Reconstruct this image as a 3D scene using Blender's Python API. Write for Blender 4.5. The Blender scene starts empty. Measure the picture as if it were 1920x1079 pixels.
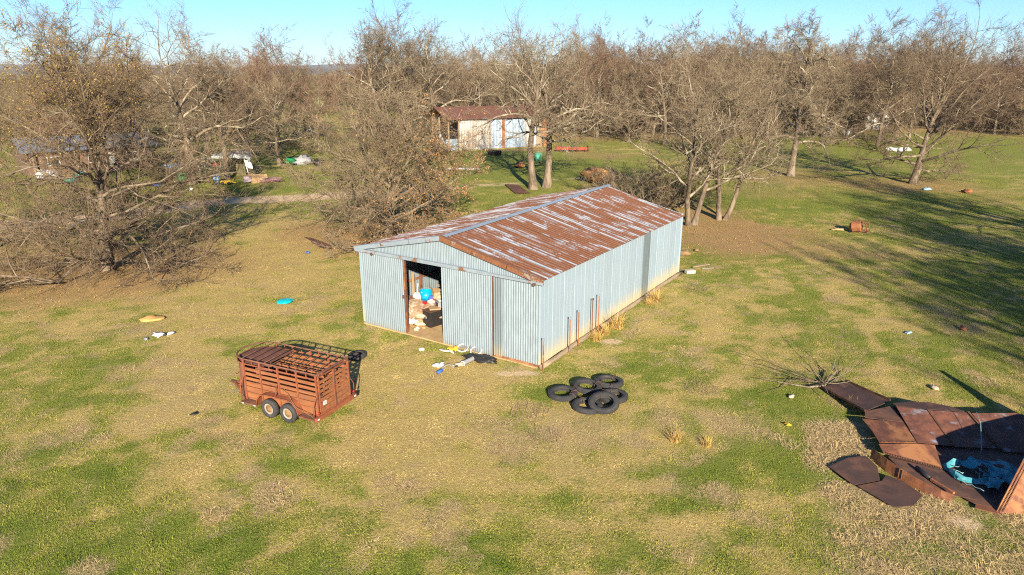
import bpy, math, random
import numpy as np
from mathutils import Vector, Matrix, Euler

# ------------------------------------------------------------------ camera, sky, sun, exposure
S = bpy.context.scene
C = S.collection
R = math.radians
cam = bpy.data.cameras.new('camera')
cam.sensor_width = 36.0
cam.lens = 24.0
cam.clip_start = 0.1
cam.clip_end = 30000
camo = bpy.data.objects.new('camera', cam)
C.objects.link(camo)
camo.location = (0, 0, 11.0)
camo.rotation_euler = (R(90 - 17.54), 0, 0)
S.camera = camo

SUN_EL, SUN_AZ = 21.0, 172.5          # azimuth clockwise from +Y
W = bpy.data.worlds.new('World')
S.world = W
W.use_nodes = True
wn = W.node_tree
sky = wn.nodes.new('ShaderNodeTexSky')
sky.sky_type = 'NISHITA'
sky.sun_disc = False
sky.sun_elevation = R(SUN_EL)
sky.sun_rotation = R(SUN_AZ)
sky.altitude = 200
sky.air_density = 1.0
sky.dust_density = 0.0
sky.ozone_density = 8.5
bg = wn.nodes['Background']
bg.inputs['Strength'].default_value = 0.067
wn.links.new(sky.outputs[0], bg.inputs[0])

sl = bpy.data.lights.new('sun', 'SUN')
sl.energy = 4.8
sl.angle = R(0.6)
sl.color = (1.0, 0.875, 0.69)
so = bpy.data.objects.new('sun', sl)
C.objects.link(so)
a, e = R(SUN_AZ), R(SUN_EL)
tosun = Vector((math.sin(a) * math.cos(e), math.cos(a) * math.cos(e), math.sin(e)))
so.rotation_euler = (-tosun).to_track_quat('-Z', 'Y').to_euler()
so.location = (10, -20, 40)
S.view_settings.view_transform = 'Standard'
S.view_settings.look = 'None'
S.view_settings.gamma = 1.0
S.view_settings.exposure = 1.45
S.cycles.use_denoising = False
S.cycles.sample_clamp_direct = 6
S.cycles.sample_clamp_indirect = 2
S.cycles.filter_width = 1.15
S.cycles.max_bounces = 5
S.cycles.diffuse_bounces = 2
S.cycles.glossy_bounces = 2
S.cycles.transparent_max_bounces = 4

# ------------------------------------------------------------------ small library
RNG = np.random.default_rng(7)
random.seed(7)


def hash2(ix, iy, s):
    n = (ix.astype(np.int64) * 374761393 + iy.astype(np.int64) * 668265263 + s * 974711) & 0x7fffffff
    n = ((n ^ (n >> 13)) * 1274126177) & 0x7fffffff
    return ((n ^ (n >> 16)) & 0xffff) / 65535.0


def vnoise(x, y, s=0):
    ix, iy = np.floor(x), np.floor(y)
    fx, fy = x - ix, y - iy
    fx, fy = fx * fx * (3 - 2 * fx), fy * fy * (3 - 2 * fy)
    a = hash2(ix, iy, s); b = hash2(ix + 1, iy, s)
    c = hash2(ix, iy + 1, s); d = hash2(ix + 1, iy + 1, s)
    return (a * (1 - fx) + b * fx) * (1 - fy) + (c * (1 - fx) + d * fx) * fy


def fbm(x, y, s=0, o=4):
    v, w, t = 0, 0.5, 0
    for i in range(o):
        v = v + w * vnoise(x * 2 ** i, y * 2 ** i, s + i * 17); t += w; w *= 0.5
    return v / t


def sstep(a, b, x):
    t = np.clip((x - a) / (b - a), 0, 1)
    return t * t * (3 - 2 * t)


# ---- materials
def nd(nt, typ, ins=None, **props):
    n = nt.nodes.new(typ)
    for k, v in props.items():
        setattr(n, k, v)
    for k, v in (ins or {}).items():
        s = n.inputs[k]
        if isinstance(v, bpy.types.NodeSocket):
            nt.links.new(v, s)
        else:
            s.default_value = v
    return n


def c4(c):
    return (c[0], c[1], c[2], 1.0)


def newmat(name):
    m = bpy.data.materials.new(name)
    m.use_nodes = True
    nt = m.node_tree
    return m, nt, nt.nodes['Principled BSDF']


def mixc(nt, fac, a, b, mode='MIX'):
    n = nt.nodes.new('ShaderNodeMix'); n.data_type = 'RGBA'; n.blend_type = mode
    for i, v in ((0, fac), (6, a), (7, b)):
        if isinstance(v, bpy.types.NodeSocket):
            nt.links.new(v, n.inputs[i])
        else:
            n.inputs[i].default_value = v if i == 0 else c4(v)
    return n.outputs[2]


def mth(nt, op, a, b=None, c=None, clamp=False):
    n = nt.nodes.new('ShaderNodeMath'); n.operation = op; n.use_clamp = clamp
    for i, v in enumerate((a, b, c)):
        if v is None: continue
        if isinstance(v, bpy.types.NodeSocket):
            nt.links.new(v, n.inputs[i])
        else:
            n.inputs[i].default_value = v
    return n.outputs[0]


def ramp(nt, fac, lo, hi):
    n = nd(nt, 'ShaderNodeMapRange', {0: fac, 1: lo, 2: hi}, interpolation_type='SMOOTHSTEP')
    return n.outputs[0]


def objco(nt, scale=(1, 1, 1), src='Object', off=True):
    tc = nd(nt, 'ShaderNodeTexCoord')
    m = nd(nt, 'ShaderNodeMapping', {0: tc.outputs[src]})
    m.inputs['Scale'].default_value = scale
    if off:
        oi = nd(nt, 'ShaderNodeObjectInfo')
        mu = mth(nt, 'MULTIPLY', oi.outputs['Random'], 37.0)
        nt.links.new(mu, m.inputs['Location'])
    return m.outputs[0]


def noise(nt, vec, scale, detail=4, rough=0.6):
    return nd(nt, 'ShaderNodeTexNoise', {'Vector': vec, 'Scale': scale, 'Detail': detail, 'Roughness': rough}).outputs[0]


def bump(nt, bs, h, strength=0.4, dist=0.02):
    b = nd(nt, 'ShaderNodeBump', {'Height': h, 'Strength': strength, 'Distance': dist})
    nt.links.new(b.outputs[0], bs.inputs['Normal'])


def mottled(name, c1, c2, scale=4, lo=.35, hi=.65, rough=.85, stretch=(1, 1, 1), bmp=.3, bscale=30, c3=None, s3=1.2, spec=.25, metal=0, off=True, lo3=.5, hi3=.62):
    m, nt, bs = newmat(name)
    v = objco(nt, stretch, off=off)
    n1 = noise(nt, v, scale, 6, .65)
    col = mixc(nt, ramp(nt, n1, lo, hi), c1, c2)
    if c3:
        n3 = noise(nt, v, s3, 5, .6)
        col = mixc(nt, ramp(nt, n3, lo3, hi3), col, c3)
    nt.links.new(col, bs.inputs['Base Color'])
    bs.inputs['Roughness'].default_value = rough
    bs.inputs['Specular IOR Level'].default_value = spec
    bs.inputs['Metallic'].default_value = metal
    if bmp:
        bump(nt, bs, noise(nt, v, bscale, 4), bmp, .01)
    return m


def plain(name, c, rough=.6, spec=.3, var=.12, bmp=.1):
    d = tuple(max(0, x * (1 - var * 2.2)) for x in c)
    return mottled(name, c, d, 6, .3, .75, rough, bmp=bmp, spec=spec)


# ---- meshes
class MB:
    def __init__(s):
        s.v = []; s.f = []; s.mi = []; s.sm = []

    def add(s, vs, fs, mi=0, smooth=False):
        o = len(s.v)
        s.v += [tuple(map(float, q)) for q in vs]
        s.f += [tuple(i + o for i in q) for q in fs]
        s.mi += [mi] * len(fs); s.sm += [smooth] * len(fs)
        return s

    def box(s, c, d, rot=None, mi=0, taper=1.0):
        hx, hy, hz = d[0] / 2, d[1] / 2, d[2] / 2
        vs = []
        for z in (-1, 1):
            k = taper if z > 0 else 1
            for x, y in ((-1, -1), (1, -1), (1, 1), (-1, 1)):
                vs.append(Vector((x * hx * k, y * hy * k, z * hz)))
        if rot is not None:
            m = Euler(rot).to_matrix() if not isinstance(rot, Matrix) else rot
            vs = [m @ q for q in vs]
        vs = [q + Vector(c) for q in vs]
        return s.add(vs, [(3, 2, 1, 0), (4, 5, 6, 7), (0, 1, 5, 4), (1, 2, 6, 5), (2, 3, 7, 6), (3, 0, 4, 7)], mi)

    def bar(s, p, q, w, h=None, mi=0, up=(0, 0, 1)):
        h = h or w
        p, q = Vector(p), Vector(q)
        d = (q - p); L = d.length; d.normalize()
        u = Vector(up)
        if abs(d.dot(u)) > .97: u = Vector((1, 0, 0))
        x = d.cross(u).normalized(); y = x.cross(d)
        vs = []
        for t in (p, q):
            for a, b in ((-1, -1), (1, -1), (1, 1), (-1, 1)):
                vs.append(t + x * a * w / 2 + y * b * h / 2)
        return s.add(vs, [(0, 1, 2, 3), (7, 6, 5, 4), (4, 5, 1, 0), (5, 6, 2, 1), (6, 7, 3, 2), (7, 4, 0, 3)], mi)

    def tube(s, pts, r, n=8, mi=0, close=False, smooth=True):
        pts = [Vector(q) for q in pts]
        N = len(pts)
        rs = r if hasattr(r, '__len__') else [r] * N
        vs = []; up = None
        for i, q in enumerate(pts):
            a = pts[(i - 1) % N] if (close or i > 0) else q
            b = pts[(i + 1) % N] if (close or i < N - 1) else q
            d = (b - a).normalized()
            if up is None:
                up = Vector((0, 0, 1)) if abs(d.z) < .9 else Vector((1, 0, 0))
            x = d.cross(up).normalized(); up = x.cross(d).normalized()
            for k in range(n):
                t = 2 * math.pi * k / n
                vs.append(q + (x * math.cos(t) + up * math.sin(t)) * rs[i])
        fs = []
        M = N if close else N - 1
        for i in range(M):
            j = (i + 1) % N
            for k in range(n):
                l = (k + 1) % n
                fs.append((i * n + k, i * n + l, j * n + l, j * n + k))
        if not close:
            fs.append(tuple(range(n))[::-1]); fs.append(tuple((N - 1) * n + k for k in range(n)))
        return s.add(vs, fs, mi, smooth)

    def lathe(s, prof, n=24, mi=0, mat=None, smooth=True, close=False):
        vs = []
        for (r, z) in prof:
            for k in range(n):
                t = 2 * math.pi * k / n
                q = Vector((r * math.cos(t), r * math.sin(t), z))
                vs.append(mat @ q if mat is not None else q)
        fs = []
        P = len(prof)
        for i in range(P if close else P - 1):
            j = (i + 1) % P
            for k in range(n):
                l = (k + 1) % n
                fs.append((i * n + k, i * n + l, j * n + l, j * n + k))
        return s.add(vs, fs, mi, smooth)

    def prism(s, poly, th, mi=0):
        """poly: 3-D points (roughly planar), extruded by th along its normal."""
        P = [Vector(q) for q in poly]
        n = Vector((0, 0, 0))
        for i in range(len(P)):
            a, b = P[i], P[(i + 1) % len(P)]
            n += a.cross(b)
        n.normalize()
        N = len(P)
        vs = [q for q in P] + [q + n * th for q in P]
        fs = [tuple(range(N))[::-1], tuple(range(N, 2 * N))]
        for i in range(N):
            j = (i + 1) % N
            fs.append((i, j, N + j, N + i))
        return s.add(vs, fs, mi)

    def lump(s, c, d, seed=0, amp=.25, freq=1.6, n=10, mi=0, rot=None, flat=True):
        """an irregular rounded body: sack, heap, stone"""
        vs = []; rg = np.random.default_rng(seed)
        ph = rg.uniform(0, 6, (5, 3)); fr = rg.normal(0, freq, (5, 3))
        m = Euler(rot).to_matrix() if rot else None
        for i in range(n + 1):
            th = math.pi * i / n
            for k in range(n * 2):
                p2 = math.pi * k / n
                u = Vector((math.sin(th) * math.cos(p2), math.sin(th) * math.sin(p2), math.cos(th)))
                w = 1 + amp * sum(math.sin(fr[j] @ np.array(u) * 2 + ph[j][0]) for j in range(5)) / 2.2
                q = Vector((u.x * d[0] / 2 * w, u.y * d[1] / 2 * w, u.z * d[2] / 2 * w))
                if m: q = m @ q
                q += Vector(c)
                if flat and q.z < c[2] - d[2] * .42: q.z = c[2] - d[2] * .42
                vs.append(q)
        fs = []
        K = 2 * n
        for i in range(n):
            for k in range(K):
                l = (k + 1) % K
                fs.append((i * K + k, (i + 1) * K + k, (i + 1) * K + l, i * K + l))
        return s.add(vs, fs, mi, True)

    def build(s, name, mats, parent=None, loc=None, rot=None, **kw):
        me = bpy.data.meshes.new(name)
        me.from_pydata(s.v, [], s.f)
        for m in (mats if isinstance(mats, (list, tuple)) else [mats]):
            me.materials.append(m)
        me.polygons.foreach_set('material_index', s.mi)
        me.polygons.foreach_set('use_smooth', s.sm)
        me.update()
        return obj(name, me, parent, loc, rot, **kw)


def obj(name, me, parent=None, loc=None, rot=None, label=None, cat=None, group=None, kind=None, bevel=0):
    o = bpy.data.objects.new(name, me)
    C.objects.link(o)
    if parent: o.parent = parent
    if loc: o.location = loc
    if rot: o.rotation_euler = rot
    if label: o['label'] = label
    if cat: o['category'] = cat
    if group: o['group'] = group
    if kind: o['kind'] = kind
    if bevel:
        b = o.modifiers.new('bevel', 'BEVEL'); b.width = bevel; b.segments = 2; b.limit_method = 'ANGLE'
    return o


def thing(name, label, cat, loc=(0, 0, 0), rotz=0, group=None):
    return obj(name, None, None, loc, (0, 0, rotz), label, cat, group)


def fastmesh(name, V, F, mats, mi=None, smooth=False):
    """V (n,3) float array, F list of (m,k) int arrays"""
    me = bpy.data.meshes.new(name)
    nl = sum(f.size for f in F); nf = sum(len(f) for f in F)
    me.vertices.add(len(V)); me.vertices.foreach_set('co', V.astype(np.float32).ravel())
    me.loops.add(nl); me.polygons.add(nf)
    me.loops.foreach_set('vertex_index', np.concatenate([f.ravel() for f in F]).astype(np.int32))
    tot = np.concatenate([np.full(len(f), f.shape[1]) for f in F])
    st = np.concatenate([[0], np.cumsum(tot)[:-1]])
    me.polygons.foreach_set('loop_start', st.astype(np.int32))
    for m in mats: me.materials.append(m)
    if mi is not None:
        me.polygons.foreach_set('material_index', np.concatenate([np.full(len(f), k) for f, k in zip(F, mi)]).astype(np.int32))
    if smooth:
        me.polygons.foreach_set('use_smooth', np.ones(nf, dtype=bool))
    me.update(calc_edges=True)
    me.validate()
    return me


def instancer(name, pts, idx, rot, scl, templates, kind='stuff', tone=None):
    """one object that repeats the template meshes at the given points (geometry nodes)"""
    col = bpy.data.collections.new(name + '_templates')
    for i, me in enumerate(templates):
        col.objects.link(bpy.data.objects.new('%s_%02d' % (name, i), me))
    me = bpy.data.meshes.new(name)
    me.vertices.add(len(pts)); me.vertices.foreach_set('co', pts.astype(np.float32).ravel())
    a = me.attributes.new('pick', 'INT', 'POINT'); a.data.foreach_set('value', idx.astype(np.int32))
    a = me.attributes.new('turn', 'FLOAT_VECTOR', 'POINT'); a.data.foreach_set('vector', rot.astype(np.float32).ravel())
    if tone is not None:
        a = me.attributes.new('tone', 'FLOAT', 'POINT'); a.data.foreach_set('value', tone.astype(np.float32))
    a = me.attributes.new('size', 'FLOAT_VECTOR', 'POINT'); a.data.foreach_set('vector', scl.astype(np.float32).ravel())
    o = obj(name, me, kind=kind)
    ng = bpy.data.node_groups.new(name, 'GeometryNodeTree')
    ng.interface.new_socket('Geometry', in_out='INPUT', socket_type='NodeSocketGeometry')
    ng.interface.new_socket('Geometry', in_out='OUTPUT', socket_type='NodeSocketGeometry')
    gi = ng.nodes.new('NodeGroupInput'); go = ng.nodes.new('NodeGroupOutput')
    ip = ng.nodes.new('GeometryNodeInstanceOnPoints')
    ci = ng.nodes.new('GeometryNodeCollectionInfo')
    ci.inputs['Collection'].default_value = col
    ci.inputs['Separate Children'].default_value = True
    ci.inputs['Reset Children'].default_value = True
    ng.links.new(gi.outputs[0], ip.inputs['Points'])
    ng.links.new(ci.outputs[0], ip.inputs['Instance'])
    ip.inputs['Pick Instance'].default_value = True
    for nm, typ, tgt in (('pick', 'INT', 'Instance Index'), ('turn', 'FLOAT_VECTOR', 'Rotation'), ('size', 'FLOAT_VECTOR', 'Scale')):
        na = ng.nodes.new('GeometryNodeInputNamedAttribute'); na.data_type = typ
        na.inputs['Name'].default_value = nm
        src = na.outputs[0]
        if nm == 'turn':
            e2 = ng.nodes.new('FunctionNodeEulerToRotation'); ng.links.new(src, e2.inputs[0]); src = e2.outputs[0]
        ng.links.new(src, ip.inputs[tgt])
    ng.links.new(ip.outputs[0], go.inputs[0])
    md = o.modifiers.new('scatter', 'NODES'); md.node_group = ng
    return o


# ------------------------------------------------------------------ the ground
ROAD = [(-90, 44), (-60, 46.5), (-40, 49), (-33, 53), (-27.5, 59.5), (-18.5, 62.5), (-11, 65.5), (-4, 69.0), (7, 74.5), (16, 77)]


def seg_dist(x, y, pts):
    d = np.full(np.shape(x), 1e9); tt = np.zeros(np.shape(x))
    n = len(pts) - 1
    for i in range(n):
        ax, ay = pts[i]; bx, by = pts[i + 1]
        dx, dy = bx - ax, by - ay
        t = np.clip(((x - ax) * dx + (y - ay) * dy) / (dx * dx + dy * dy), 0, 1)
        q = np.hypot(x - ax - t * dx, y - ay - t * dy)
        tt = np.where(q < d, (i + t) / n, tt); d = np.minimum(d, q)
    return d, tt


def blob(x, y, cx, cy, rx, ry=None):
    ry = ry or rx
    r = np.hypot((x - cx) / rx, (y - cy) / ry)
    return 1 - sstep(.35, 1.15, r)


def zones(x, y):
    """dryness of the grass, leaf litter, bare soil, bleached dead thatch"""
    wx = x + 3.0 * (fbm(x * .25, y * .25, 3) - .5) * 2
    wy = y + 3.0 * (fbm(x * .25 + 9, y * .25, 5) - .5) * 2
    big = fbm(x * .16, y * .16, 11)
    mid = fbm(x * .7, y * .7, 23)
    rr = np.hypot(x - 1.5, y - 31)
    arcs = vnoise(rr * .9, np.arctan2(y - 31, x - 1.5) * 2.2, 61) + .6 * vnoise(rr * 2.3, np.arctan2(y - 31, x - 1.5) * 3.0, 62)
    dry = .37 + .5 * (big - .5) + .7 * (mid - .5) + .36 * (arcs - .8) * (y < 32)
    ruts = np.exp(-((rr - 14.6 - .5 * (big - .5)) / .22) ** 2) + np.exp(-((rr - 16.3 - .5 * (big - .5)) / .22) ** 2) + .7 * np.exp(-((rr - 10.2 + .8 * (mid - .5)) / .25) ** 2)
    spots = sstep(.55, .66, fbm(x * 1.7, y * 2.1, 151, 3)) * (y < 60)
    dry = dry + .30 * ruts * (y < 30) * sstep(.3, .6, mid + .15) + .34 * spots - .14 * sstep(.55, .68, fbm(x * .9, y * 1.2, 161, 3))
    for cx, cy, rx, ry, w in ((-2.6, 21.2, 4.2, 4.5, .62), (-4.5, 24, 4, 3, .35), (-3.5, 17, 3.5, 2.5, .35), (-10.5, 22.5, 4.5, 2.6, .42), (-9, 16.5, 2.5, 1.2, .3), (3.5, 19.5, 3.5, 2.2, .3), (-14.5, 19.5, 2, 3, .2), (-15, 33, 13, 10, .32), (-20, 45, 14, 12, .3),
                              (8.5, 30, 4.5, 7, .22), (15, 33, 8, 6, .12), (2, 15.5, 4, 3, .05), (5, 60, 12, 8, -.15), (0, 85, 14, 14, -.32), (25, 62, 16, 10, -.2),
                              (11, 19, 5, 6, -.22), (27, 33, 8, 9, -.15), (60, 110, 40, 30, -.18), (-30, 75, 16, 9, -.15), (-45, 150, 40, 40, .2)):
        dry = dry + w * blob(wx, wy, cx, cy, rx, ry)
    lit = np.zeros(np.shape(x))
    for cx, cy, rx, ry, w in ((-25, 38, 12, 8, .95), (-34, 41, 9, 8, .7), (-9.3, 47, 9, 7, 1.0), (15.5, 47, 7.5, 7.5, 1.0), (19, 43, 7, 4, .5), (13, 52, 8, 8, .9), (10, 56, 5, 5, .6), (31, 74, 9, 8, .5),
                              (40, 70, 10, 7, .75), (46, 63, 9, 5, .4), (4, 102, 12, 3, .8), (12, 96, 6, 6, .6), (-35, 75, 9, 5, .35), (26, 66, 9, 6, .35)):
        lit = np.maximum(lit, w * blob(wx, wy, cx, cy, rx, ry))
    wood = sstep(108, 122, wy - 4 * big + np.where(x > 20, -.0 * x, 0)) * sstep(-12, 6, wx)
    wood = wood * (1 - blob(x, y, 68, 118, 34, 20))
    lit = np.maximum(lit, .85 * wood)
    lit = lit * sstep(.22, .5, mid + .55 * lit - .12)
    d, t = seg_dist(wx * .35 + x * .65, wy * .35 + y * .65, ROAD)
    wid = np.interp(t, [0, .45, .6, .72, 1], [3.4, 2.6, 2.2, 1.5, .9])
    rd = (1 - sstep(.45, 1.05, d / wid)) * np.interp(t, [0, .6, .75, 1], [1, 1, .62, .3])
    rd = rd * np.where(t > .62, sstep(.1, .3, d / wid + .2 * mid), 1)
    rd = rd * (.55 + .45 * sstep(.18, .42, mid + .2))
    for cx, cy, rx, ry, w in ((-16.8, 29.9, .55, .4, 1), (4.2, 27.2, .9, .5, .7), (-18, 30.5, .3, .2, .6), (.2, 23.9, 1.6, .35, .7), (11.6, 14.9, .7, .5, .8)):
        rd = np.maximum(rd, w * blob(x, y, cx, cy, rx, ry))
    thatch = np.zeros(np.shape(x))
    for cx, cy, rx, ry, w in ((10.2, 18.6, 1.3, 1.6, 1), (9.4, 16, 1.3, 1.6, .9), (10.4, 14.6, 1.8, 1, 1), (12, 14.8, 1.6, .9, .9), (14.3, 14.2, 1.6, 1, .9), (12.6, 13, 3.2, 1.4, .7), (9.5, 13.0, 2.4, 1.2, .5),
                              (11.0, 22.4, .8, .6, .9), (5.5, 19.6, 2.5, 1.5, .5), (1.5, 19.2, 2.4, 1.8, .55), (-11, 22.5, 3.5, 2, .35)):
        thatch = np.maximum(thatch, w * blob(wx, wy, cx, cy, rx, ry))
    thatch = thatch * sstep(.3, .55, fbm(x * 1.6, y * 1.6, 41) + .15)
    thatch = np.maximum(thatch, .75 * sstep(.585, .70, .5 * fbm(x * .8, y * 1.0, 57) + .5 * fbm(x * 3.1, y * 3.1, 58)) * (y < 40))
    return np.clip(dry, 0, 1), np.clip(lit, 0, 1), np.clip(rd, 0, 1), np.clip(thatch, 0, 1)


def gz(x, y):
    """height of the turf: flat with a few centimetres of unevenness"""
    x = np.asarray(x, float); y = np.asarray(y, float)
    near = 1 - sstep(70, 140, y)
    return ((fbm(x * .5, y * .5, 71, 3) - .5) * .09 + (fbm(x * 2.2, y * 2.2, 77, 2) - .5) * .045) * near - .02


def axis(parts):
    out = []
    for a, b, st in parts:
        out += list(np.arange(a, b, st))
    return np.array(sorted(set(np.round(out, 3))))


gx = axis([(-9000, -1500, 900), (-1500, -300, 150), (-300, -90, 18), (-90, -32, 2.2), (-32, 32, .3), (32, 90, 2.2), (90, 300, 18), (300, 1500, 150), (1500, 9300, 900)])
gy = axis([(-1500, -100, 200), (-100, -10, 8), (-10, 10, 2), (10, 52, .26), (52, 120, .9), (120, 260, 5), (260, 900, 60), (900, 12500, 700)])
XX, YY = np.meshgrid(gx, gy)
ZZ = gz(XX, YY)
nx, ny = len(gx), len(gy)
V = np.stack([XX.ravel(), YY.ravel(), ZZ.ravel()], 1)
I = (np.arange(ny - 1)[:, None] * nx + np.arange(nx - 1)[None]).ravel()
F = np.stack([I, I + 1, I + 1 + nx, I + nx], 1)

m, nt, bs = newmat('turf')
pos = nd(nt, 'ShaderNodeTexCoord').outputs['Object']
att = {}
for k in ('dry', 'litter', 'soil', 'thatch'):
    att[k] = nd(nt, 'ShaderNodeAttribute', attribute_name=k).outputs['Fac']
n1 = noise(nt, pos, 1.6, 6, .7)
n2 = noise(nt, pos, 11, 5, .7)
n3 = noise(nt, pos, 45, 3, .7)
green = mixc(nt, ramp(nt, n2, .3, .7), (.14, .17, .025), (.245, .25, .052))
straw = mixc(nt, ramp(nt, n2, .3, .75), (.36, .265, .09), (.52, .39, .15))
dd = mth(nt, 'ADD', att['dry'], mth(nt, 'MULTIPLY', mth(nt, 'SUBTRACT', n1, .5), .9))
dd = mth(nt, 'ADD', dd, mth(nt, 'MULTIPLY', mth(nt, 'SUBTRACT', n2, .5), 1.1))
col = mixc(nt, ramp(nt, dd, .25, .72), green, straw)
th = mixc(nt, ramp(nt, n3, .35, .65), (.30, .215, .115), (.46, .345, .19))
col = mixc(nt, mth(nt, 'MULTIPLY', att['thatch'], .9), col, th)
lf = mixc(nt, ramp(nt, n3, .38, .62), (.29, .175, .075), (.42, .28, .13))
lf = mixc(nt, ramp(nt, n2, .5, .75), lf, (.17, .105, .055))
col = mixc(nt, mth(nt, 'MULTIPLY', att['litter'], .92), col, lf)
so_ = mixc(nt, ramp(nt, n2, .3, .7), (.50, .36, .20), (.64, .48, .30))
nb = noise(nt, pos, .9, 5, .75)
col = mixc(nt, mth(nt, 'MULTIPLY', ramp(nt, nb, .60, .70), .8), col, mixc(nt, ramp(nt, n3, .35, .65), (.17, .11, .065), (.36, .25, .14)))
sm = ramp(nt, mth(nt, 'ADD', att['soil'], mth(nt, 'MULTIPLY', mth(nt, 'SUBTRACT', n2, .5), .8)), .3, .7)
col = mixc(nt, sm, col, so_)
nt.links.new(col, bs.inputs['Base Color'])
bs.inputs['Roughness'].default_value = .95
bs.inputs['Specular IOR Level'].default_value = .1
hh = mth(nt, 'ADD', mth(nt, 'MULTIPLY', n2, .7), mth(nt, 'MULTIPLY', n3, .5))
bump(nt, bs, hh, .8, .12)
M_turf = m
me = fastmesh('ground', V, [F], [M_turf], smooth=True)
zd = zones(V[:, 0], V[:, 1])
for k, v in zip(('dry', 'litter', 'soil', 'thatch'), zd):
    at = me.attributes.new(k, 'FLOAT', 'POINT'); at.data.foreach_set('value', v.astype(np.float32))
obj('ground', me, kind='structure')

# far blue ridges at the horizon
M_hill = mottled('far_wooded_hills', (.10, .09, .055), (.13, .115, .07), .004, bmp=0, off=False)
for i, (dist, hgt, x0, x1, sd) in enumerate(((4200, 38, -5200, 5200, 4), (7600, 92, -8500, 8500, 9))):
    xs = np.linspace(x0, x1, 140)
    hz = hgt * (.55 + .65 * fbm(xs / 1500.0, xs * 0 + sd, sd, 4))
    Vh = np.concatenate([np.stack([xs, xs * 0 + dist - 900, xs * 0 - 1], 1), np.stack([xs, xs * 0 + dist, hz], 1), np.stack([xs, xs * 0 + dist + 1200, xs * 0 - 1], 1)])
    n = len(xs); I = np.arange(n - 1)
    Fh = np.concatenate([np.stack([I, I + 1, I + 1 + n, I + n], 1), np.stack([I + n, I + n + 1, I + 1 + 2 * n, I + 2 * n], 1)])
    obj('hills', fastmesh('hills', Vh, [Fh], [M_hill], smooth=True), kind='structure')

# ------------------------------------------------------------------ trees
def bark(name, c1, c2, c3, off=True):
    m, nt, bs = newmat(name)
    v = objco(nt, (1, 1, .35), off=off)
    n1 = noise(nt, v, 7, 5, .65); n2 = noise(nt, v, 1.6, 4, .6)
    col = mixc(nt, ramp(nt, n1, .35, .65), c1, c2)
    col = mixc(nt, ramp(nt, n2, .48, .62), col, c3)
    nt.links.new(col, bs.inputs['Base Color'])
    bs.inputs['Roughness'].default_value = .95; bs.inputs['Specular IOR Level'].default_value = .1
    bump(nt, bs, n1, .7, .05)
    return m


M_bark = bark('oak_bark', (.17, .13, .09), (.095, .072, .05), (.235, .19, .13))
M_bark_pale = bark('lichened_pale_bark', (.21, .168, .115), (.115, .088, .06), (.335, .29, .205))
M_bark_dark = bark('dark_bark', (.12, .09, .065), (.07, .052, .038), (.21, .165, .115))
M_twig = mottled('twigs', (.205, .148, .094), (.13, .092, .06), .6, bmp=0, rough=.95, spec=.1)
M_twig_red = mottled('reddish_twigs', (.205, .13, .085), (.14, .088, .058), .5, bmp=0, rough=.95, spec=.1)
M_twig_pale = mottled('pale_twigs', (.265, .205, .128), (.17, .127, .082), .6, bmp=0, rough=.95, spec=.1)
M_bud = mottled('yellow_buds', (.32, .22, .055), (.23, .155, .045), 1.1, bmp=0, rough=.9, spec=.1)
M_leaf = mottled('brown_oak_leaves', (.42, .22, .08), (.27, .14, .055), 1.2, bmp=0, rough=.9, spec=.1)


def norm(a):
    return a / np.maximum(np.linalg.norm(a, axis=-1, keepdims=True), 1e-9)


def grow(st, d, L, nseg, gn, trop, rg, zmin=None):
    P = [st]; T = [d]
    step = (L / nseg)[:, None]
    for s in range(nseg):
        d = norm(d + rg.normal(0, gn, d.shape) + np.array([0, 0, 1.0]) * trop)
        q = P[-1] + d * step
        if zmin is not None:
            lowm = q[:, 2] < zmin
            q[lowm, 2] = zmin + .1 * (q[lowm, 2] - zmin); d[lowm, 2] = np.abs(d[lowm, 2]) * .3; d = norm(d)
        P.append(q); T.append(d)
    return np.stack(P, 1), np.stack(T, 1)


def spawn(P, T, Rad, L, k, t0, t1, ang, asd, rg, bend_last=True):
    """k children on every parent branch"""
    N, Sg = P.shape[0], P.shape[1] - 1
    t = (np.arange(k)[None] + rg.uniform(.05, .95, (N, k))) / k
    t = t0 + (t1 - t0) * t
    if bend_last: t[:, -1] = 1.0
    f = t * Sg; i = np.minimum(f.astype(int), Sg - 1); w = (f - i)[..., None]
    r = np.arange(N)[:, None]
    st = P[r, i] * (1 - w) + P[r, i + 1] * w
    tg = norm(T[r, i] * (1 - w) + T[r, i + 1] * w)
    rad = Rad[r, i] * (1 - w[..., 0]) + Rad[r, i + 1] * w[..., 0]
    an = rg.normal(ang, asd, (N, k))
    if bend_last: an[:, -1] *= .35
    pv = rg.normal(0, 1, tg.shape); pv = norm(pv - (pv * tg).sum(-1, keepdims=True) * tg)
    d = norm(np.cos(an)[..., None] * tg + np.sin(an)[..., None] * pv)
    Lp = np.repeat(L[:, None], k, 1)
    return st.reshape(-1, 3), d.reshape(-1, 3), t.ravel(), rad.ravel(), Lp.ravel()


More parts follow.
